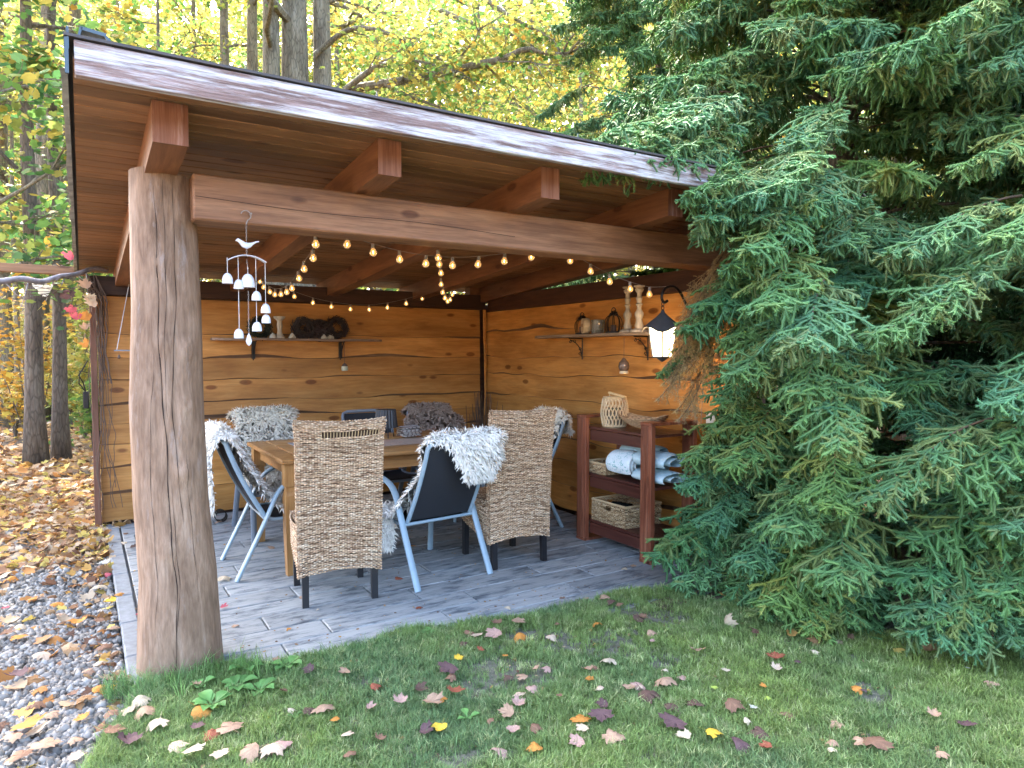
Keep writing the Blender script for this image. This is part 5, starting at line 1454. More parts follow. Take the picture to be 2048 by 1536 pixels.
LAWN = """551 1336 tan .05;619 1358 purple-brown .08;691 1364 tan .08;750 1389 red-brown .08;568 1403 brown .05;617 1438 dark_brown .085;650 1440 tan .12;741 1436 pinkish_tan .06;668 1459 orange .05;
693 1490 pale_tan .07;801 1422 pinkish_tan .08;840 1398 dark_brown .08;862 1430 tan .13;882 1419 orange .06;910 1407 red-brown .11;850 1485 purple-brown .09;881 1477 yellow .08;916 1334 yellow .07;898 1360 purple-brown .12;903 1371 brown .08;
943 1280 brown .09;955 1287 pale_tan .08;990 1288 pinkish_tan .14;930 1301 dark_brown .08;1035 1262 tan .11;1039 1286 orange .09;994 1262 brown .07;1103 1289 pale_tan .09;1125 1213 brown .08;
1016 1229 cream .06;1211 1207 tan .10;1223 1216 dark_brown .08;1193 1260 orange .07;1275 1254 dark_brown .10;1285 1250 brown .08;1020 1370 dark_brown .08;1047 1371 tan .08;1066 1395 pinkish_tan .08;1039 1408 pale_tan .07;
1036 1428 pinkish_tan .08;1016 1446 tan .09;1027 1481 pinkish_tan .07;1070 1475 brown .07;1070 1514 orange .09;1000 1522 pinkish_tan .10;1094 1354 pinkish_tan .07;1070 1357 tan .05;1176 1358 tan .07;1188 1352 brown .06;1215 1340 cream .11;
1178 1377 orange .06;1197 1396 pale_tan .06;1119 1412 brown .04;1160 1459 orange .09;1203 1455 purple-brown .11;1207 1430 purple-brown .08;1166 1479 cream .08;1230 1498 tan .12;1156 1506 pinkish_tan .09;1258 1395 tan .07;
1279 1391 pinkish_tan .09;1290 1409 dark_brown .13;1302 1279 tan .09;1304 1300 pinkish_tan .05;1395 1320 tan .10;1550 1331 red-brown .10;1592 1340 purple-brown .06;1629 1321 cream .05;1451 1360 cream .05;1552 1355 pale_tan .06;
1364 1374 pinkish_tan .07;1327 1382 tan .11;1527 1393 orange .05;1275 1393 pale_tan .06;1341 1430 dark_brown .09;1393 1424 dark_brown .10;1465 1430 brown .11;1575 1444 brown .10;1507 1436 white .04;1494 1460 cream .05;
1347 1471 purple-brown .14;1424 1484 yellow .09;1368 1498 cream .08;1525 1486 dark_brown .10;1674 1467 tan .07;1482 1513 purple-brown .11;1534 1519 red-brown .08;1662 1505 tan .06;1664 1521 cream .05;1748 1510 brown .13;
1725 1503 tan .08;1931 1471 purple-brown .09;1867 1450 tan .06;1714 1395 orange .06;1726 1399 purple-brown .04;1981 1382 tan .08;1935 1355 white .03;1883 1531 tan .06;1534 1415 yellow-green .04;1428 1395 yellow-green .04;
279 1424 cream .11;288 1443 tan .12;258 1438 pale_tan .10;222 1446 brown .09;314 1469 cream .11;405 1441 orange .13;432 1434 yellow-green .05;461 1480 tan .13;421 1492 red-brown .10;394 1475 purple-brown .07;352 1513 pale_tan .10;
225 1489 brown .11;258 1505 purple-brown .10;555 1337 tan .05;394 1388 tan .05;503 1527 tan .12;544 1521 pale_tan .13;565 1508 pinkish_tan .10;387 1529 cream .11;440 1532 pale_tan .08;700 1531 brown .06;582 1440 cream .05;
1240 1222 brown .06;1172 1212 tan .04;1116 1262 brown .04;960 1316 red-brown .05;1330 1357 cream .04;1010 1330 orange .04;760 1500 brown .05;980 1462 brown .04"""
for e in LAWN.replace("\n", "").split(";"):
    x, y, c, s = e.split(); single_leaf(float(x), float(y), c.replace('_', ' '), float(s))
GRAV = """52 1461 orange .13;30 1478 tan .11;70 1412 brown .10;100 1432 tan .09;195 1380 orange .10;227 1375 yellow .06;143 1394 brown .07;164 1441 orange .07;35 1360 purple-brown .11;251 1356 brown .08;42 1279 orange .12;
12 1276 brown .11;157 1251 orange .11;84 1314 pale_tan .12;209 1297 brown .10;223 1258 tan .10;115 1209 orange .10;122 1232 tan .10;222 1207 yellow .10;195 1178 cream .13;66 1199 orange .10;206 1133 white .11;215 1150 red .08;21 1160 orange .11;
88 1497 tan .12;40 1520 brown .11;150 1520 pale_tan .09;150 1482 tan .07;240 1190 orange .09;200 1245 brown .09;110 1150 tan .09;180 1110 brown .09;12 1220 red .06;175 1345 tan .07;60 1340 brown .08"""
for e in GRAV.replace("\n", "").split(";"):
    x, y, c, s = e.split(); single_leaf(float(x), float(y), c.replace('_', ' '), float(s), kind='gravel')
DECK = """797 1158 red-brown .10;838 1218 red-brown .06;471 1254 tan .05;578 1260 orange .045;605 1195 tan .07;449 1160 cream .14;541 1096 tan .10;1248 1138 cream .08;1267 1135 tan .05;1308 1135 dark_brown .03;1100 1038 tan .07;
826 1095 orange .07;979 1145 white .04;252 1068 brown .07;246 1086 cream .10;266 1098 dark_brown .08;437 1045 tan .09;276 1230 red .04;300 1060 tan .08;447 1218 red .06;636 1222 cream .03"""
for e in DECK.replace("\n", "").split(";"):
    x, y, c, s = e.split(); single_leaf(float(x), float(y), c.replace('_', ' '), float(s), kind='deck')
def place_of(px, py, kind):
    if kind == 'gravel':
        return ("on the gravel at the lower left" if py > 1400 else "on the gravel halfway along the kerb" if py > 1230 else "on the gravel near the wall end")
    if kind == 'deck':
        if px < 320: return "on the slabs left of the log post"
        if px < 560: return "on the slabs right of the log post"
        if px < 720: return "on the slabs by the torn-backed wicker chair"
        if px < 1000: return "on the slabs by the middle blue chair"
        return "on the slabs round the shelf unit"
    if px < 350: return "where gravel meets grass before the log"
    if px < 620: return "on the grass in front of the log post" if py < 1460 else "on the near grass left of the middle"
    if px < 800: return "on the grass right of the weeds" if py < 1420 else "on the near grass below the weeds"
    if px < 960: return "beside the bare soil patch in the lawn" if py > 1320 else "on the grass edge below the slabs"
    if px < 1150: return "on the grass edge below the blue chair" if py < 1320 else "on the lawn right of the bare patch" if py < 1430 else "on the near middle lawn"
    if px < 1340: return "on the grass edge below the shelf unit" if py < 1320 else "on the lawn right of the middle" if py < 1430 else "on the near lawn right of the middle"
    if px < 1600: return "on the lawn before the large spruce" if py < 1400 else "on the near lawn below the spruce"
    return "on the lawn at the right edge" if py < 1400 else "on the lawn at the lower right"
buckets = {}
for e in leaf_log: buckets.setdefault((e[3], place_of(e[1], e[2], e[4])), []).append(e)
ORD = ['leftmost', 'second from left', 'third from left', 'fourth from left', 'fifth from left', 'sixth from left']
for (c, pl), es in buckets.items():
    es.sort(key=lambda e: e[1])
    for i, e in enumerate(es):
        size = 'small' if e[5] < .065 else 'large' if e[5] > .11 else ''
        kindw = ('curled' if e[4] == 'lawn' else 'dry')
        lab = " ".join(w for w in (size, c, "maple leaf", pl) if w)
        if len(es) > 1: lab = ORD[min(i, 5)] + " " + lab if False else lab + ", " + (ORD[i] if i < len(es)-1 else 'rightmost') + (" of two" if len(es) == 2 else "")
        tag(e[0], lab, "leaf", {'lawn': "fallen maple leaves on the lawn", 'gravel': "fallen maple leaves on the gravel", 'deck': "fallen maple leaves on the slabs"}[e[4]])

# ------------------------------------------------------------------ weeds
M_weed = tinted("broad_weed_leaf", rough=.45, trans=.3, spec=.4)
def weed(label, x, y, n, size, seed, col=(.15, .32, .09), name="plantain_weed", upright=.6):
    rr = random.Random(seed); mb = MB()
    for k in range(n):
        a = 6.28*k/n+rr.uniform(-.3, .3); L_ = size*rr.uniform(.7, 1.15); w = L_*rr.uniform(.26, .34); k2 = rr.uniform(.75, 1.25); c = tuple(q*k2 for q in col)
        up = upright*rr.uniform(.6, 1.3)
        def P(u, v, a=a, L_=L_, w=w, up=up):
            r = L_*u; z = .028+L_*up*math.sin(u*1.9)*.5 ; ww = w*math.sin(min(1, max(0, (u-.28)/.72))**.8*math.pi)*(v-.5)*2 + (.0035*(v-.5)*2 if u < .35 else 0)
            return Vector((x+math.cos(a)*r-math.sin(a)*ww, y+math.sin(a)*r+math.cos(a)*ww, z+abs(ww)*.35))
        mb.grid(P, 9, 5, col=c)
    o = mb.build(name, M_weed, smooth=True)
    c0 = Vector((x, y, 0)); 
    return tag(o, label, "weed", "broad-leaved weeds in the lawn")
for i, (px, py, n, s, lab) in enumerate(((425, 1425, 9, .10, "plantain rosette nearest the log post's foot"), (475, 1385, 9, .10, "plantain rosette in the middle of the weed patch"), (520, 1395, 8, .09, "plantain rosette at the right of the weed patch"), (490, 1350, 8, .10, "tall plantain rosette close to the slabs"),
                                        (575, 1345, 8, .09, "plantain with one raised leaf right of the weed patch"), (400, 1385, 6, .08, "small plantain against the long grass by the log"), (855, 1275, 9, .05, "small clover-like weed at the slab edge below the torn chair"), (590, 1445, 4, .05, "single pale weed leaf left of two big tan leaves"),
                                        (935, 1450, 4, .06, "small weed on the bare soil patch"), (1560, 1180, 6, .07, "small weed at the foot of the spruce tips"), (1337, 1190, 6, .05, "pale green seedling where slabs, soil and lawn meet"))):
    p = onZ(px, py, 0); weed(lab, p.x, p.y, n, s*.82, i)
for i, (px, py, s, lab) in enumerate(((1545, 1228, .10, "bluish strawberry-like plant under the spruce, left clump"), (1590, 1240, .12, "bluish strawberry-like plant under the spruce, right clump"), (1650, 1240, .12, "dock plant with upright leaves at the spruce's edge"))):
    p = onZ(px, py, 0); weed(lab, p.x, p.y, 12 if i < 2 else 5, s, 50+i, (.06, .19, .12) if i < 2 else (.06, .15, .05), "woodland_plant", 1.0)

# ------------------------------------------------------------------ vine on the left, bleached branch
mb = MB(); b0, b1 = onY(-60, 572, 6.4), onY(215, 541, 6.9)
pts = [b0.lerp(b1, t_)+Vector((0, 0, .02*math.sin(t_*9)+.01*math.sin(t_*23))) for t_ in np.linspace(0, 1, 24)]
mb.tube(pts, [.027-.010*t_ for t_ in np.linspace(0, 1, 24)], 9)
for k in range(9):
    p = pts[3+2*k]; d = Vector((random.uniform(-.1, .2), random.uniform(-.1, .1), random.uniform(-.25, .05)))
    mb.tube([p, p+d*.5+Vector((0, 0, -.02)), p+d], [.006, .004, .002], 5)
tag(mb.build("bare_branch", plain("bleached_branch", (.20, .18, .18), .5, 0, .5, 12, spec=.6, bmp=.5), smooth=True), "bleached bare branch lying across left of the pavilion's corner", "branch")
vine = thing("creeper_vine", "leafless creeper stems with a few red and yellow leaves on the wall's left end", "vine", (.12, 6.9, 0))
mb = MB(); rr = random.Random(8)
for k in range(16):
    x0 = .12+rr.gauss(0, .03); z = 2.05
    pts = [Vector((x0-.15*rr.random(), 6.90, 2.1+.1*rr.random()))]
    y0 = 6.93-rr.uniform(0, .05); zend = rr.choice([1.35, 1.4, 1.3, .4, .8, .2])
    while z > zend:
        z -= .09; x0 += rr.gauss(.003, .012); pts.append(Vector((x0, y0-.01, z)))
    mb.tube([p-Vector((.12, 6.9, 0)) for p in arc_pts(pts, 1)], .005 if zend > 1.2 else .0028, 5)
for k in range(9):
    a = onY(rr.uniform(0, 90), rr.uniform(560, 600), 6.6); c_ = onY(185+rr.uniform(-10, 10), rr.uniform(560, 600), 6.85)
    m_ = a.lerp(c_, .5)+Vector((0, 0, rr.uniform(-.12, .08)))
    mb.tube([p-Vector((.12, 6.9, 0)) for p in arc_pts([a, m_, c_], 3)], .0028, 4)
mb.build("stem", M_stick, vine)
for i, (px, py, col, s) in enumerate(((143, 515, 'red', .10), (160, 500, 'yellow-green', .08), (135, 590, 'purple-brown', .12), (143, 620, 'red', .09), (152, 635, 'red', .09), (158, 590, 'yellow-green', .11), (172, 570, 'tan', .11), (177, 598, 'cream', .10), (188, 605, 'pale tan', .13), (171, 635, 'orange', .12), (176, 690, 'orange', .10), (95, 585, 'white', .14), (80, 575, 'white', .09), (170, 655, 'tan', .08))):
    V, F = leaf_mesh(200+i, 1.2); c = np.array(LCOL[col])
    o = mesh_np("vine_leaf", V, F, M_leaf, parent=vine, col=np.tile(c*1.3, (len(V), 1)))
    p = onY(px, py, 6.75); o.location = p-vine.location; o.scale = (s, s, s*.7); o.rotation_euler = (rr.uniform(1.0, 1.8), rr.uniform(-.4, .4), rr.uniform(-.6, .3))

# ------------------------------------------------------------------ spruces
def spruce_branch(seed, L0=1.2, dens=720, dead=False):
    rr = np.random.default_rng(seed)
    seg = []         # (p0, p1, r0, r1, needled, tone)
    V = []; F = []; C = []
    NV = []; NC = []
    def twig(p, d, L_, tone, needles=True, droop=.25, r=.0016, steps=None):
        steps = steps or max(2, int(L_/.04)); q = p.copy(); dd = d.copy(); pts = [q.copy()]; dirs = [dd.copy()]
        for i in range(steps):
            dd = dd + np.array((0, 0, -droop*L_/steps*2.0)) + rr.normal(0, .13, 3); dd /= np.linalg.norm(dd)
            q = q + dd*(L_/steps); pts.append(q.copy()); dirs.append(dd.copy())
        # stem: thin 3-sided
        ref = np.array((0, 0, 1.0)) if abs(d[2]) < .9 else np.array((1.0, 0, 0))
        for i in range(len(pts)-1):
            u = np.cross(dirs[i], ref); u /= np.linalg.norm(u)+1e-9; w = np.cross(u, dirs[i]); o = len(V)
            for (pt, rad) in ((pts[i], r*(1-.6*i/steps)), (pts[i+1], r*(1-.6*(i+1)/steps))):
                for k in range(3):
                    a = k*2.094; V.append(pt+(u*math.cos(a)+w*math.sin(a))*rad); C.append((.16, .10, .06) if not dead else (.26, .19, .13))
            for k in range(3): F.append((o+k, o+(k+1) % 3, o+3+k)); F.append((o+(k+1) % 3, o+3+(k+1) % 3, o+3+k))
        if needles and L_ > .03 and not dead:
            prev = None
            for i in range(0, len(pts)):
                u = np.cross(dirs[i], ref); u /= np.linalg.norm(u)+1e-9; w = np.cross(u, dirs[i]); o = len(V); rad = .0085*(1-.12*i/steps) if i < len(pts)-1 else .0062
                for k in range(4):
                    a = k*1.5708; V.append(pts[i]+(u*math.cos(a)+w*math.sin(a))*rad); C.append(tuple(tone*.75))
                if prev is not None:
                    for k in range(4): F.append((prev+k, prev+(k+1) % 4, o+k)); F.append((prev+(k+1) % 4, o+(k+1) % 4, o+k))
                prev = o
        if needles and L_ > .01:
            n = max(6, int(L_*dens)); t = rr.uniform(0, 1, n)*steps; i = np.minimum(t.astype(int), steps-1); f = (t-i)[:, None]
            P0 = np.array(pts)[i]*(1-f)+np.array(pts)[i+1]*f; D = np.array(dirs)[i]
            ang = rr.uniform(-2.5, 2.5, n)      # more on top and the sides
            u = np.cross(D, ref); u /= np.linalg.norm(u, axis=1)[:, None]+1e-9; w = np.cross(u, D)
            rad_dir = w*np.cos(ang)[:, None]+u*np.sin(ang)[:, None]
            nd_ = rad_dir*rr.uniform(.7, 1.0, n)[:, None]+D*rr.uniform(.35, .75, n)[:, None]; nd_ /= np.linalg.norm(nd_, axis=1)[:, None]
            ln = rr.uniform(.014, .0215, n)*(1 if not dead else .7); s = np.cross(nd_, rr.normal(0, 1, (n, 3))); s /= np.linalg.norm(s, axis=1)[:, None]+1e-9
            wd = .0015 if not dead else .0010
            tipf = (t/steps)[:, None]
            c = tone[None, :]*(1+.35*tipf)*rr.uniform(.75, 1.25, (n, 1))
            NV.append(np.stack([P0-s*wd, P0+s*wd, P0+nd_*ln[:, None]+s*wd*.5], 1)); NC.append(np.repeat(c[:, None, :], 3, 1))
        return pts, dirs
    # main axis: x forward, arching
    steps = 30; q = np.array((0.0, 0, 0)); d = np.array((1.0, 0, .10)); d /= np.linalg.norm(d); ax = [q.copy()]; ad = [d.copy()]
    for i in range(steps):
        d = d + np.array((0, 0, -.028 if i < 18 else .030)) + rr.normal(0, .018, 3); d /= np.linalg.norm(d); q = q+d*L0/steps; ax.append(q.copy()); ad.append(d.copy())
    for i in range(steps):
        u = np.array((0, 1.0, 0)); w = np.array((0, 0, 1.0)); o = len(V)
        for (pt, rad) in ((ax[i], .010*(1-.85*i/steps)), (ax[i+1], .010*(1-.85*(i+1)/steps))):
            for k in range(5): a = k*1.2566; V.append(pt+(u*math.cos(a)+w*math.sin(a))*rad); C.append((.15, .105, .075))
        for k in range(5): F.append((o+k, o+(k+1) % 5, o+5+k)); F.append((o+(k+1) % 5, o+5+(k+1) % 5, o+5+k))
    blue = np.array((.10, .255, .145)); green = np.array((.135, .275, .095)); olive = np.array((.24, .27, .09)); brown = np.array((.40, .32, .17))
    nl = 38
    for j in range(nl):
        t = .16+.84*(j+rr.uniform(-.3, .3))/nl; t = min(.995, max(.1, t)); i = min(steps-1, int(t*steps)); p = ax[i]*(1-(t*steps-i))+ax[i+1]*(t*steps-i)
        sd_ = 1 if j % 2 else -1; prof = (math.sin(min(1, (1-t)/.62)*math.pi/2))**.9
        Ll = (.07+.30*prof)*rr.uniform(.6, 1.2)
        if t < .35: Ll *= .75
        a = math.radians(rr.uniform(40, 62)); D = ad[i]*math.cos(a)+np.array((0, sd_, 0))*math.sin(a)+np.array((0, 0, rr.uniform(-.18, .10))); D /= np.linalg.norm(D)
        age = max(0, 1-t*1.25)
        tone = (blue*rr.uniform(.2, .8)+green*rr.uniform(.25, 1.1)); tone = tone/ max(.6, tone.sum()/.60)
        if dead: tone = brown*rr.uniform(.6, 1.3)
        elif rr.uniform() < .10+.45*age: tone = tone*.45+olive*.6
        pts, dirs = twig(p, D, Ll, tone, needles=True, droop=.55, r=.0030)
        nt_ = max(2, int(Ll/.027))
        for k in range(nt_):
            f = (k+.5)/nt_
            if f < .10 or rr.uniform() < .12: continue
            ii = min(len(pts)-2, int(f*(len(pts)-1))); pp = pts[ii]; dd = dirs[ii]; s2 = 1 if k % 2 else -1
            up = np.array((0, 0, 1.0)); sdv = np.cross(up, dd); sdv /= np.linalg.norm(sdv)+1e-9
            lt = (.040+.060*(1-f)*min(1, Ll/.2))*rr.uniform(.6, 1.3)
            a2 = math.radians(rr.uniform(38, 60)); phi = rr.normal(-.35, .5); D2 = dd*math.cos(a2)+(sdv*s2*math.cos(phi)+up*math.sin(phi))*math.sin(a2); D2 /= np.linalg.norm(D2)
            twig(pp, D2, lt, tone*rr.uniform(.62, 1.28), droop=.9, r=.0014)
        if Ll > .14 and not dead:      # hanging shoots below
            for k in range(4):
                ii = int(rr.uniform(.2, .8)*(len(pts)-1)); twig(pts[ii], np.array((rr.normal(0, .35), rr.normal(0, .35), -.9)), rr.uniform(.07, .15), tone*rr.uniform(.6, 1.05), droop=.2, r=.0014)
    if not dead:        # the leading shoot is needled too
        tl = blue*.6+green*.4
        for j in range(10): twig(ax[10+2*j], (ax[min(30, 12+2*j)]-ax[10+2*j])/np.linalg.norm(ax[min(30, 12+2*j)]-ax[10+2*j]+1e-9), L0/15*1.02, tl*rr.uniform(.8, 1.1), droop=.0, r=.002, steps=2)
    nb_ = len(V)
    nv = np.concatenate(NV).reshape(-1, 3); nc = np.concatenate(NC).reshape(-1, 3)
    AV = np.concatenate([np.array(V), nv]); AC = np.concatenate([np.array(C), nc])
    AF = np.concatenate([np.array(F, dtype=np.int32), nb_+np.arange(len(nv), dtype=np.int32).reshape(-1, 3)])
    return AV, AF, AC
branch_src = []
for k in range(7):
    AV, AF, AC = spruce_branch(11+k, dens=620); branch_src.append((AV, AF, AC))
AV, AF, AC = spruce_branch(31, dens=620, dead=True)
dead_src = (AV, AF, AC)
br_mesh = {}
def branch_obj(k, parent, loc, yaw, pitch, roll, sc, world=True, label=None):
    if k not in br_mesh:
        src = dead_src if k == 'dead' else branch_src[k]
        o = mesh_np("spruce_branch" if k != 'dead' else "dry_branch", src[0], src[1], M_needle, col=src[2]); br_mesh[k] = o.data
    else:
        o = bpy.data.objects.new("spruce_branch" if k != 'dead' else "dry_branch", br_mesh[k]); COL.objects.link(o)
    o.parent = parent; o.location = Vector(loc)-parent.location
    o.rotation_euler = Euler((roll, -pitch, yaw), 'XYZ'); o.scale = sc if hasattr(sc, '__len__') else (sc, sc, sc)
    if label: o["label"] = label
    return o
def spruce(label, x, y, H, Rb, n_low, n_high, seed, az0=None, az1=None, ztop=4.6, gap=0.0, r_trunk=.17, zmin=.18):
    rr = random.Random(seed)
    t = thing("spruce_tree", label, "spruce", (x, y, 0), 0, "spruces beside the pavilion")
    mb = MB(); mb.tube([(0, 0, -.1), (.02, 0, H*.3), (0, .02, H*.7), (0, 0, H)], [r_trunk, r_trunk*.75, r_trunk*.35, .02], 12); mb.build("trunk", M_bark, t, smooth=True)
    cone = lambda z: Rb*(1-(z/H))**.85
    for i in range(n_low+n_high):
        if i < n_low: z = zmin+(ztop-zmin)*((i+rr.random())/n_low)**1.2
        else: z = ztop+(H-.4-ztop)*((i-n_low+rr.random())/n_high)**1.15
        az = rr.uniform(az0, az1) if (az0 is not None and i < n_low and rr.random() < .80) else rr.uniform(0, 2*math.pi)
        R_ = cone(z)*rr.uniform(.80, 1.06)
        if i < n_low and rr.random() < .33: R_ *= rr.uniform(.5, .85)
        if x+math.cos(az)*R_ < 4.05 and y+math.sin(az)*R_ > 2.9 and .5 < z < 2.1: continue
        if x+math.cos(az)*R_ < 4.15 and y+math.sin(az)*R_ > 3.25 and z < 2.8: continue
        sc = (1.0 if i < n_low else 1.5)*rr.uniform(.85, 1.15); sc = min(sc, R_/1.0)
        Lb = 1.2*sc
        start = max(.05, R_-Lb*.97)
        z0 = z + rr.uniform(0, .15) + (.12 if z < 1 else .0)
        p = Vector((x+math.cos(az)*start, y+math.sin(az)*start, z0 + (.06 if start > .1 else 0)))
        pitch = -rr.uniform(.02, .22) if z > .7 else rr.uniform(-.02, .06)
        branch_obj(rr.randrange(7), t, p, az+rr.uniform(-.18, .18), pitch, rr.uniform(-.35, .35), sc)
        if start > .3 and i < n_low and i % 2 == 0:      # bare inner limb back to the trunk
            m2 = MB(); m2.tube([(0, 0, z0-.05), tuple((p-Vector((x, y, 0)))*.5+Vector((0, 0, z0*.5+.03))), tuple(p-Vector((x, y, 0)))], [.022, .016, .010], 6); m2.build("limb", M_bark, t)
    return t
def bark_material(name, c1, c2, c3):
    m, nt, b = new_mat(name); L = nt.links
    n = nd(nt, "ShaderNodeTexNoise", Scale=1.0, Detail=6.0, Roughness=.7, Distortion=.4); L.new(coords(nt, (9, 9, 2.0)), n.inputs['Vector'])
    v = nd(nt, "ShaderNodeTexVoronoi", Scale=1.0); v.feature = 'DISTANCE_TO_EDGE'; L.new(coords(nt, (22, 22, 5)), v.inputs['Vector'])
    r = ramp(nt, [(.3, c1), (.5, c2), (.72, c3)]); L.new(n.outputs['Fac'], r.inputs[0])
    r2 = ramp(nt, [(0, (.35, .35, .35)), (.12, (1, 1, 1))]); L.new(v.outputs['Distance'], r2.inputs[0])
    L.new(mixc(nt, .7, r.outputs[0], r2.outputs[0], 'MULTIPLY'), b.inputs['Base Color']); b.inputs['Roughness'].default_value = .9
    bump(nt, b, v.outputs['Distance'], .8, .02); return m
M_bark = bark_material("grey_brown_bark", (.055, .042, .032), (.12, .095, .07), (.21, .18, .14))
M_bark_m = bark_material("mossy_beech_bark", (.075, .065, .045), (.17, .15, .105), (.28, .26, .20))

sp1 = spruce("large blue-green spruce whose branches hang over the pavilion's right side", 5.75, 3.75, 12.5, 2.75, 262, 36, 5, math.radians(125), math.radians(325), ztop=5.0)
sp2 = spruce("tall shaded spruce standing behind the pavilion's right rear corner", 7.3, 7.6, 14.0, 3.0, 130, 60, 6, math.radians(150), math.radians(280), ztop=7.5, zmin=1.2)
sp3 = spruce("near spruce at the right edge of the view", 6.35, .55, 12.0, 2.35, 190, 36, 9, math.radians(95), math.radians(245), ztop=4.6)
sp5 = spruce("spruce behind and between the two front spruces at the right", 8.3, 2.3, 14.0, 2.6, 170, 40, 15, math.radians(120), math.radians(260), ztop=5.5, zmin=.25)
sp4 = spruce("dark spruce filling the gap behind the large front spruce", 9.3, 5.2, 15.0, 2.9, 110, 60, 12, math.radians(140), math.radians(260), ztop=8.0, zmin=.8)
# hand-placed branches where the photograph shows them
def reach(tree, k, px, py, plane, val, frm, sc=None, roll=0.0, label=None):
    """a branch whose tip lies at the seen point and which comes from the direction of frm"""
    tip = {'X': onX, 'Y': onY}[plane](px, py, val) if plane in 'XY' else onZ(px, py, val)
    d = tip-Vector(frm); L_ = d.length; sc = sc or min(1.2, L_/1.2)
    yaw = math.atan2(d.y, d.x); pitch = math.asin(max(-1, min(1, d.z/L_)))
    rel = 1.2*sc*.97
    s = tip - d.normalized()*rel
    return branch_obj(k, tree, s + Vector((0, 0, .05*sc)), yaw, pitch, roll, sc, label=label)
T1 = (5.75, 3.75)
for i, (px, py, pl, v_, fz, sc, roll) in enumerate((
        (1150, 262, 'Y', 3.05, 2.9, .85, .1), (1195, 215, 'Y', 3.35, 3.1, .9, -.2), (1235, 285, 'Y', 2.95, 2.85, .8, .2), (1300, 300, 'Y', 2.9, 2.8, .7, 0), (1360, 345, 'Y', 2.75, 2.75, .7, .3),
        (1290, 120, 'Y', 3.9, 3.8, 1.0, 0), (1240, 190, 'Y', 3.6, 3.4, .9, .2), (1330, 200, 'Y', 3.0, 3.3, .8, -.1), (1330, 60, 'Y', 4.4, 4.3, 1.1, 0),
        (1400, 400, 'Y', 2.65, 2.6, .75, .1), (1410, 440, 'Y', 2.8, 2.3, .7, -.3), (1455, 490, 'Y', 2.6, 2.3, .7, .2), (1390, 560, 'Y', 2.85, 2.25, .85, .0), (1375, 600, 'Y', 2.9, 1.95, .75, .2), (1440, 640, 'Y', 2.7, 1.9, .7, .2),
        (1430, 760, 'Y', 2.8, 1.75, .75, -.2), (1420, 840, 'Y', 2.9, 1.5, .7, .1), (1365, 885, 'Y', 3.0, 1.2, .85, .15), (1375, 945, 'Y', 2.95, 1.05, .7, -.1), (1390, 1010, 'Y', 2.9, .85, .7, .1),
        (1322, 1072, 'Y', 3.1, .45, .85, .0), (1345, 1130, 'Y', 3.0, .35, .8, .1), (1430, 1180, 'Y', 2.75, .3, .7, 0), (1520, 1200, 'Y', 2.4, .35, .7, 0),
        (1450, 900, 'Y', 2.6, 1.3, .8, 0), (1480, 700, 'Y', 2.4, 2.0, .8, 0), (1500, 560, 'Y', 2.3, 2.4, .8, .1), (1530, 430, 'Y', 2.3, 2.7, .8, 0), (1560, 1010, 'Y', 2.2, 1.0, .9, 0), (1640, 830, 'Y', 1.9, 1.8, .9, .1), (1600, 640, 'Y', 2.0, 2.2, .9, 0),
        (1660, 1120, 'Y', 1.95, .6, .9, 0), (1600, 230, 'Y', 2.6, 3.3, .9, 0), (1500, 330, 'Y', 2.5, 3.0, .8, .2), (1570, 1160, 'Y', 2.2, .45, .8, .1), (1480, 1090, 'Y', 2.55, .6, .8, 0), (1500, 385, 'Y', 2.5, 2.75, .75, 0), (1560, 400, 'Y', 2.45, 2.75, .8, .2), (1620, 370, 'Y', 2.4, 2.9, .8, -.1), (1690, 440, 'Y', 2.3, 2.7, .8, .1), (1640, 960, 'Y', 2.0, 1.3, .8, 0), (1700, 760, 'Y', 1.95, 1.9, .8, 0), (1590, 740, 'Y', 2.15, 1.95, .8, 0))):
    reach(sp1, i % 7, px, py, pl, v_, (T1[0], T1[1]-.2, fz+.25), sc, roll)
for i, (px, py, v_, fz, sc) in enumerate(((1175, 245, 3.3, 3.2, 1.0), (1215, 232, 3.5, 3.3, 1.1), (1265, 262, 3.2, 3.1, 1.0), (1325, 250, 3.1, 3.1, 1.0), (1185, 268, 3.0, 3.0, .8), (1655, 850, 2.6, 1.9, .9), (1700, 880, 2.8, 1.8, .9), (1640, 905, 2.5, 1.6, .9), (1760, 880, 2.8, 1.8, .9), (1690, 930, 3.0, 1.5, .9), (1620, 800, 2.7, 2.0, .9), (1500, 1230, 2.45, .3, .6), (1600, 1215, 2.15, .35, .7), (1690, 1215, 2.05, .35, .7), (1440, 340, 2.6, 2.75, .6), (1425, 368, 2.65, 2.6, .55), (1470, 352, 2.5, 2.7, .6), (1760, 1225, 1.95, .35, .8), (1715, 1150, 2.1, .5, .8))):
    reach(sp1, (i+3) % 7, px, py, 'Y', v_, (T1[0], T1[1]+.1, fz+.2), sc, .1)
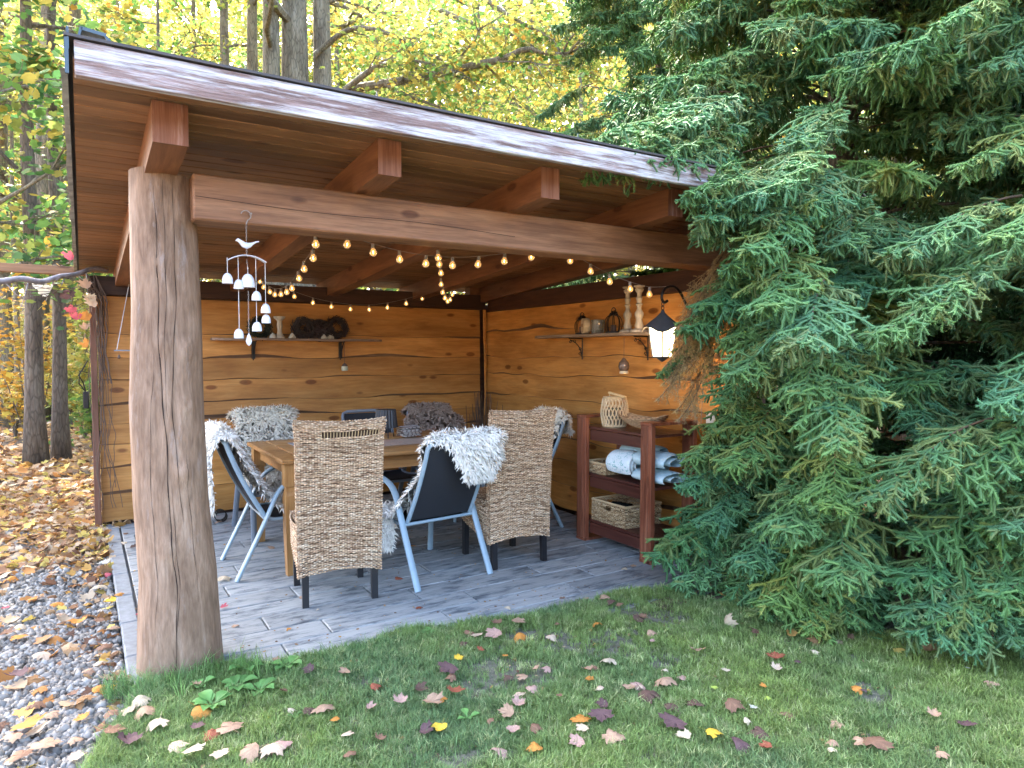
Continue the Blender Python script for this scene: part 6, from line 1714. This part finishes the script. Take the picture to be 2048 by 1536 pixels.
# drying hanging sprays before the lantern
for (px, py, v_, fz, sc) in ((1310, 635, 3.40, 2.3, .8), (1295, 672, 3.40, 2.2, .85), (1290, 705, 3.42, 2.1, .85), (1285, 745, 3.40, 2.1, .8), (1300, 735, 3.35, 2.0, .8), (1275, 775, 3.38, 2.0, .8), (1300, 650, 3.3, 2.2, .8), (1310, 800, 3.3, 1.9, .8), (1330, 720, 3.2, 2.0, .8), (1320, 820, 3.25, 1.8, .7), (1305, 690, 3.3, 2.3, .8)):
    reach(sp1, 'dead', px, py, 'Y', v_, (4.35, 2.95, fz+.45), sc, .2, label="drying brown spruce spray in front of the lantern")
for (px, py, v_, fz, sc) in ((1300, 740, 3.42, 2.0, .45), (1345, 700, 3.3, 2.1, .5)): reach(sp1, 3, px, py, 'Y', v_, (4.35, 2.95, fz+.3), sc, .1)
# sprays close at the right edge
T3 = (6.35, .55)
for i, (px, py, v_, fz, sc) in enumerate(((1955, 100, 2.0, 3.6, .8), (1900, 300, 2.0, 3.0, .8), (1830, 540, 1.9, 2.4, .9), (1960, 420, 1.7, 2.7, .8), (1900, 900, 1.6, 1.4, .9), (1960, 1130, 1.55, .6, .9), (1850, 1180, 1.7, .45, .8), (1760, 470, 2.1, 2.5, .8), (1780, 1190, 1.85, .45, .8), (2000, 760, 1.5, 1.8, .8), (1740, 60, 2.4, 3.8, .9), (2030, 1000, 1.4, 1.1, .8), (1720, 620, 2.0, 2.2, .8), (1700, 940, 1.9, 1.3, .8), (1810, 1225, 1.75, .35, .8), (1780, 1120, 1.9, .6, .9), (1900, 1235, 1.6, .35, .8), (2010, 1225, 1.45, .35, .8), (1850, 1030, 1.75, .9, .9), (1960, 1000, 1.6, 1.0, .9), (1790, 1000, 2.1, 1.1, .9))):
    reach(sp3, (i+2) % 7, px, py, 'Y', v_, (T3[0], T3[1]+.6, fz+.3), sc, .1*((i % 3)-1))
# ------------------------------------------------------------------ broad-leaved trees
YEL = (.42, .36, .08); LIME = (.27, .33, .08); GRN = (.12, .24, .06); DGRN = (.06, .15, .05); ORG = (.46, .27, .05); PALE = (.54, .52, .24)
def leaf_template(kind):
    if kind == 'maple':
        o = maple_outline(3); V = [(0, -.05, .02)]+[(x, y, .12*(x*x+y*y)-.06*abs(x)) for x, y in o]; n = len(o)
        return np.array(V), np.array([(0, 1+i, 1+(i+1) % n) for i in range(n)])
    if kind == 'mid':
        o = [(0, .5), (.14, .2), (.42, .24), (.26, -.02), (.3, -.25), (0, -.28), (-.3, -.25), (-.26, -.02), (-.42, .24), (-.14, .2)]
        V = [(0, 0, .03)]+[(x, y, -.05*abs(x)*4) for x, y in o]; n = len(o)
        return np.array(V), np.array([(0, 1+i, 1+(i+1) % n) for i in range(n)])
    V = [(0, .5, 0), (.36, .05, -.08), (0, -.4, 0), (-.36, .05, -.08)]
    return np.array(V), np.array([(0, 1, 2), (0, 2, 3)])
def leaves_mesh(name, P, S, pal, wts, kind, parent, tilt=.5, mat=None, shade=None):
    tv, tf = leaf_template(kind); n = len(P); k = len(tv)
    P = np.asarray(P); S = np.asarray(S)
    # orientation: leaf plane mostly horizontal, tips drooping
    yaw = rng.uniform(0, 2*np.pi, n); tx = rng.normal(.25, tilt, n); ty = rng.normal(0, tilt, n)
    cy_, sy_ = np.cos(yaw), np.sin(yaw); cx, sx = np.cos(tx), np.sin(tx); cyy, syy = np.cos(ty), np.sin(ty)
    v = tv[None]*S[:, None, None]
    x, y, z = v[..., 0], v[..., 1], v[..., 2]
    y1 = y*cx[:, None]+z*sx[:, None]*1; z1 = -y*sx[:, None]+z*cx[:, None]
    x2 = x*cyy[:, None]+z1*syy[:, None]; z2 = -x*syy[:, None]+z1*cyy[:, None]
    X = x2*cy_[:, None]-y1*sy_[:, None]; Y_ = x2*sy_[:, None]+y1*cy_[:, None]
    V = np.stack([X, Y_, z2], -1)+P[:, None, :]
    F = tf[None]+(np.arange(n)*k)[:, None, None]
    pa = np.array(pal); w = np.array(wts, float); w /= w.sum()
    c = pa[rng.choice(len(pa), n, p=w)]*rng.uniform(.75, 1.2, (n, 1))
    if shade is not None: c = c*shade[:, None]
    C = np.repeat(c[:, None, :], k, 1)
    return mesh_np(name, V.reshape(-1, 3), F.reshape(-1, 3), mat or M_leaf, parent=parent, col=C.reshape(-1, 3))
def tree(label, x, y, H, r0, nl, nleaf, size, pal, wts, seed, kind='mid', lean=(0, 0), z_first=.35, spread=3.0, bark=None, cat="tree", limbs=None, name="maple_tree", flat=.35, layer=.16, trunks=None, group="autumn maples behind the pavilion", up=.5, clump=.32):
    rr = random.Random(seed)
    z0 = hill(x, y)
    t = thing(name, label, cat, (x, y, z0), 0, group)
    bark = bark or M_bark_m
    tips = []
    for (dx, dy, lx, ly, rf) in (trunks or [(0, 0, lean[0], lean[1], 1.0)]):
        mb = MB(); n = 12; pts = []
        for i in range(n+1):
            f = i/n; pts.append(Vector((dx+lx*f*H+.10*noise.noise(Vector((seed, f*3, dx))), dy+ly*f*H+.10*noise.noise(Vector((seed, f*3, 7+dx))), H*f-.15)))
        rad = [r0*rf*((1-i/n)**.75*.9+.1)*(1+.5*math.exp(-i*1.6)) for i in range(n+1)]
        mb.tube(pts, rad, 12); mb.build("trunk", bark, t, smooth=True)
        if rf < .9 and trunks: nloc = max(2, nl//3)
        else: nloc = nl if not trunks else max(3, nl//2)
        for k in range(nloc):
            f = z_first+(1-z_first)*((k+rr.random()*.8)/nloc); i = min(n-1, int(f*n)); p = pts[i].lerp(pts[i+1], f*n-i)
            a = rr.uniform(0, 6.283); L_ = spread*(1.15-f*.75)*rr.uniform(.7, 1.15)
            d = Vector((math.cos(a), math.sin(a), up*rr.uniform(.4, 1.3))).normalized()
            tips.append((p, d, L_, rad[i]*.38))
    mb = MB(); LPn = []
    def limb(p, d, L_, r, depth):
        n = 6; q = p.copy(); pts = [q.copy()]; dd = d.copy()
        for i in range(n):
            dd = (dd + Vector((rr.gauss(0, .16), rr.gauss(0, .16), rr.gauss(-.02, .10)))).normalized(); q = q+dd*L_/n; pts.append(q.copy())
        mb.tube(pts, [r*(1-.8*i/n)+.002 for i in range(n+1)], 6 if depth == 0 else 4, caps=False)
        if depth < 2:
            for k in range(6 if depth == 0 else 5):
                f = rr.uniform(.3, 1); i = min(n-1, int(f*n)); a = rr.uniform(-1.1, 1.1)
                d2 = (Matrix.Rotation(a, 3, 'Z') @ dd + Vector((0, 0, rr.uniform(-.25, .35)))).normalized()
                limb(pts[i].lerp(pts[i+1], f*n-i), d2, L_*rr.uniform(.35, .55), r*.45, depth+1)
        if depth >= 1:
            for pt in pts[2:]: LPn.append((pt, L_))
    for a in tips: limb(*a, 0)
    for ex in (limbs or []):     # explicit limbs (world points)
        pts = arc_pts([Vector(p)-Vector((x, y, z0)) for p in ex[0]], 2)
        m_ = len(pts); mb.tube(pts, [ex[1]*(1-.75*i/m_)+.004 for i in range(m_)], 8, caps=False)
        for k in range(ex[2]):
            f = rr.uniform(.25, 1); i = min(m_-2, int(f*(m_-1))); dd = (pts[i+1]-pts[i]).normalized(); a = rr.uniform(-1.3, 1.3)
            d2 = (Matrix.Rotation(a, 3, 'Z') @ dd + Vector((0, 0, rr.uniform(-.3, .5)))).normalized()
            limb(pts[i], d2, ex[3]*rr.uniform(.5, 1.1), ex[1]*.25, 1)
    mb.build("limbs", bark, t)
    if nleaf and LPn:
        idx = rng.integers(0, len(LPn), nleaf); base = np.array([tuple(p[0]) for p in LPn])[idx]
        P = base + rng.normal(0, 1, (nleaf, 3))*np.array((clump, clump, layer))
        S = rng.uniform(.65, 1.2, nleaf)*size
        leaves_mesh("crown", P, S, pal, wts, kind, t)
    return t
def gp(px, d):       # ground point seen in the column px at depth d
    p = atD(px, 700, d); return p.x, p.y
G = dict(kind='mid')
# big trunks
x, y = gp(600, 13.5)
L1 = [([atD(655, 210, 13.3), atD(700, 178, 13.0), atD(760, 168, 12.6), atD(830, 158, 12.2), atD(900, 142, 12.0), atD(960, 128, 11.8), atD(1010, 118, 11.6), atD(1050, 96, 11.5), atD(1085, 104, 11.4), atD(1130, 112, 11.3), atD(1180, 92, 11.3)], .085, 16, 1.5),
      ([atD(690, 180, 12.8), atD(740, 140, 12.5), atD(780, 118, 12.2), atD(815, 119, 12.0), atD(870, 130, 11.9)], .06, 7, 1.1),
      ([atD(630, 110, 13.4), atD(690, 58, 13.2), atD(740, 55, 12.9), atD(800, 75, 12.6), atD(880, 118, 12.4), atD(905, 140, 12.3)], .055, 8, 1.2),
      ([atD(770, 168, 12.5), atD(820, 195, 12.3), atD(870, 210, 12.1), atD(900, 225, 12.0)], .035, 5, .9),
      ([atD(880, 20, 12.6), atD(950, 50, 12.4), atD(1010, 62, 12.2), atD(1070, 95, 12.0)], .045, 8, 1.0),
      ([atD(930, -30, 12.2), atD(1000, 20, 12.0), atD(1060, 55, 11.9), atD(1110, 80, 11.8)], .045, 8, 1.0)]
tree("tall maple with three grey trunks rising behind the roof", x, y, 17, .36, 16, 12000, .13, [GRN, LIME, YEL, ORG], [3, 4, 5, .6], 21, lean=(0, 0), z_first=.42, spread=4.2, trunks=[(-.42, 0, -.004, 0, .62), (0, .1, .0, 0, 1.0), (.46, .1, .008, 0, .70)], limbs=L1, group="autumn maples behind the pavilion")
x, y = gp(492, 16)
tree("slim pair of dark maple trunks left of the three-trunked maple", x, y, 16, .20, 14, 9000, .13, [GRN, LIME, YEL], [4, 4, 4], 22, z_first=.35, spread=3.4, trunks=[(-.25, 0, -.006, 0, .8), (.25, .2, .006, 0, 1.0)])
x, y = gp(95, 16.3)
tree("pair of thick leaning beech trunks at the left, standing in the leaf litter", x, y, 17, .27, 12, 7000, .13, [LIME, YEL, GRN], [4, 6, 2], 23, z_first=.40, spread=4.0, trunks=[(-.30, 0, .055, .01, 1.0), (.25, .1, .045, .02, .85)], name="beech_tree", group="trees left of the pavilion")
x, y = gp(8, 14.2)
tree("beech trunk cut by the left edge of the view", x, y, 15, .20, 9, 4500, .13, [LIME, YEL, GRN], [4, 5, 3], 24, z_first=.35, spread=3.4, name="beech_tree", group="trees left of the pavilion")
x, y = gp(36, 13.4)
tree("thin mossy sapling trunk beside the left edge", x, y, 8, .065, 8, 1500, .12, [LIME, YEL], [4, 5], 25, z_first=.35, spread=1.6, name="beech_tree", group="trees left of the pavilion")
x, y = gp(66, 9.6)
tree("nearer maple with green and yellow leaves left of the roof's corner", x, y, 11, .12, 20, 6500, .135, [GRN, DGRN, LIME, YEL, ORG], [6, 3, 3, 4, .7], 26, kind='maple', z_first=.16, spread=1.9, clump=.22, layer=.14, group="trees left of the pavilion", bark=M_bark, trunks=[(0, 0, .004, 0, 1.0), (.28, .5, .006, 0, .85)])
x, y = gp(-60, 7.6)
tree("green-leaved maple reaching in from beyond the left edge", x, y, 9, .09, 16, 4200, .135, [GRN, DGRN, LIME, YEL], [6, 3, 3, 2], 27, kind='maple', z_first=.2, spread=1.9, clump=.22, layer=.12, group="trees left of the pavilion")
x, y = gp(330, 11.5)
tree("young yellow maple behind the roof's left end", x, y, 8.5, .07, 14, 2600, .12, [LIME, YEL, GRN, ORG], [4, 5, 3, 1.2], 28, z_first=.3, spread=1.9, clump=.25, layer=.14, kind='maple')
far = [(250, 22, .16, 31), (400, 20, .15, 32), (760, 21, .16, 33), (860, 26, .18, 34), (960, 19, .10, 35), (1060, 24, .14, 36), (1160, 18, .10, 37), (1260, 22, .14, 38), (1370, 17, .12, 39), (160, 26, .2, 40), (-80, 20, .2, 41), (1500, 20, .14, 42), (1800, 18, .14, 43), (2100, 20, .15, 44), (680, 30, .2, 45)]
desc = ["lime-yellow maple with thin trunk", "yellow maple", "golden maple with a fine crown", "tall pale yellow maple", "slender golden birch-like tree", "yellow tree with dark thin branches", "small-leaved yellow tree beside the spruces", "golden tree partly behind the spruce tips", "yellow tree seen through the spruce gap", "tall yellow tree far behind the left wall end", "yellow tree beyond the left edge", "yellow tree behind the shaded spruce", "yellow tree behind the near spruce", "yellow tree beyond the right edge", "farthest tall yellow tree above the roof"]
where = ["behind the roof's left third", "just left of the slim dark trunks", "right of the three-trunked maple", "far behind the roof's middle", "behind the roof's middle right", "above the roof's right part", "by the tips of the large spruce", "above the roof's right end", "at the far right", "on the bank", "on the bank", "at the far right", "at the right", "on the bank", "on the bank"]
for i, (px, d, r, sd_) in enumerate(far):
    x, y = gp(px, d)
    tree(desc[i]+" "+where[i], x, y, 12+3*((i*7) % 3)/2, r, 14, 6500, .15, [YEL, LIME, PALE, ORG, GRN], [4, 5, 1.0, 1.0, 3.0], sd_, kind='far', z_first=.12, spread=3.6, clump=.45, layer=.30, group="yellow autumn trees on the bank behind the pavilion")

# far wood on the bank: one mass
n = 68000
P = np.empty((n, 3)); px = rng.uniform(-500, 2500, n); d = rng.uniform(30, 46, n)
for i in range(n):
    q = _C + _ray(px[i], 700)*d[i]; P[i, 0], P[i, 1] = q[0], q[1]
cl = np.array([noise.noise(Vector((a[0]*.25, a[1]*.25, 0))) for a in P])
P[:, 2] = 3.2 + rng.uniform(0, 1, n)**.75*(17+4*cl)
o = leaves_mesh("distant_woodland", P, rng.uniform(.4, .85, n), [YEL, LIME, PALE, GRN], [4, 5, 1.2, 3], 'far', None, tilt=.8)
tag(o, "distant yellow-green woodland on the rising bank behind the garden", "woodland", kind='stuff')
# saplings and undergrowth, left
for i, (px, py, d, h, n_, lab, pal_) in enumerate(((165, 700, 12.5, 2.4, 420, "yellow-leaved sapling right of the leaning beeches", [YEL, LIME]), (140, 760, 14, 1.7, 380, "low yellow sapling at the foot of the bank", [YEL, LIME]), (110, 640, 18, 2.6, 500, "yellow sapling on the dark bank", [YEL, LIME]),
        (182, 780, 11, 1.3, 300, "green and yellow bush against the wall's left end", [LIME, GRN]), (60, 480, 11, 2.8, 420, "yellow sapling before the leaning beeches", [YEL, ORG]), (25, 740, 12.5, 1.4, 260, "orange-yellow seedling by the left edge", [ORG, YEL]), (75, 620, 19, 2.2, 420, "pale yellow sapling behind the beeches", [YEL, PALE]), (170, 560, 16, 3.4, 600, "taller yellow sapling behind the vine", [YEL, LIME]))):
    x, y = gp(px, d); z0 = hill(x, y); n_ = int(n_*1.9)
    t = thing("sapling", lab, "sapling", (x, y, z0), 0, "saplings on the forest floor")
    mb = MB(); rr = random.Random(i+70); pts_ = []
    for k in range(7):
        a = rr.uniform(0, 6.28); tp = Vector((math.cos(a)*h*.28*rr.random(), math.sin(a)*h*.28*rr.random(), h*rr.uniform(.6, 1))); md = tp*.5+Vector((0, 0, .1))
        mb.tube([Vector((0, 0, -.05)), md, tp], [.012, .008, .003], 5)
        for q in range(14): f = rr.uniform(.35, 1); pts_.append(tuple(tp*f + Vector((rr.gauss(0, .16), rr.gauss(0, .16), rr.gauss(0, .1)))))
    mb.build("stem", M_bark, t)
    ba = np.array(pts_)[rng.integers(0, len(pts_), n_)]+rng.normal(0, .09, (n_, 3))
    leaves_mesh("foliage", ba, rng.uniform(.08, .15, n_), pal_, [1, 1], 'mid', t, tilt=.4)
# low greenery where the litter meets the bank
n = 2600; P = np.empty((n, 3))
for i in range(n):
    dd = rng.normal(17.3, .8); q = _C + _ray(rng.uniform(-250, 230), 700)*dd; P[i] = (q[0], q[1], hill(q[0], q[1])+.05+abs(rng.normal(0, .12)))
tag(leaves_mesh("ground_ivy", P, rng.uniform(.05, .11, n), [GRN, DGRN, LIME], [3, 2, 1], 'mid', None, tilt=.5), "low green ground ivy along the foot of the bank", "ground ivy", kind='stuff')
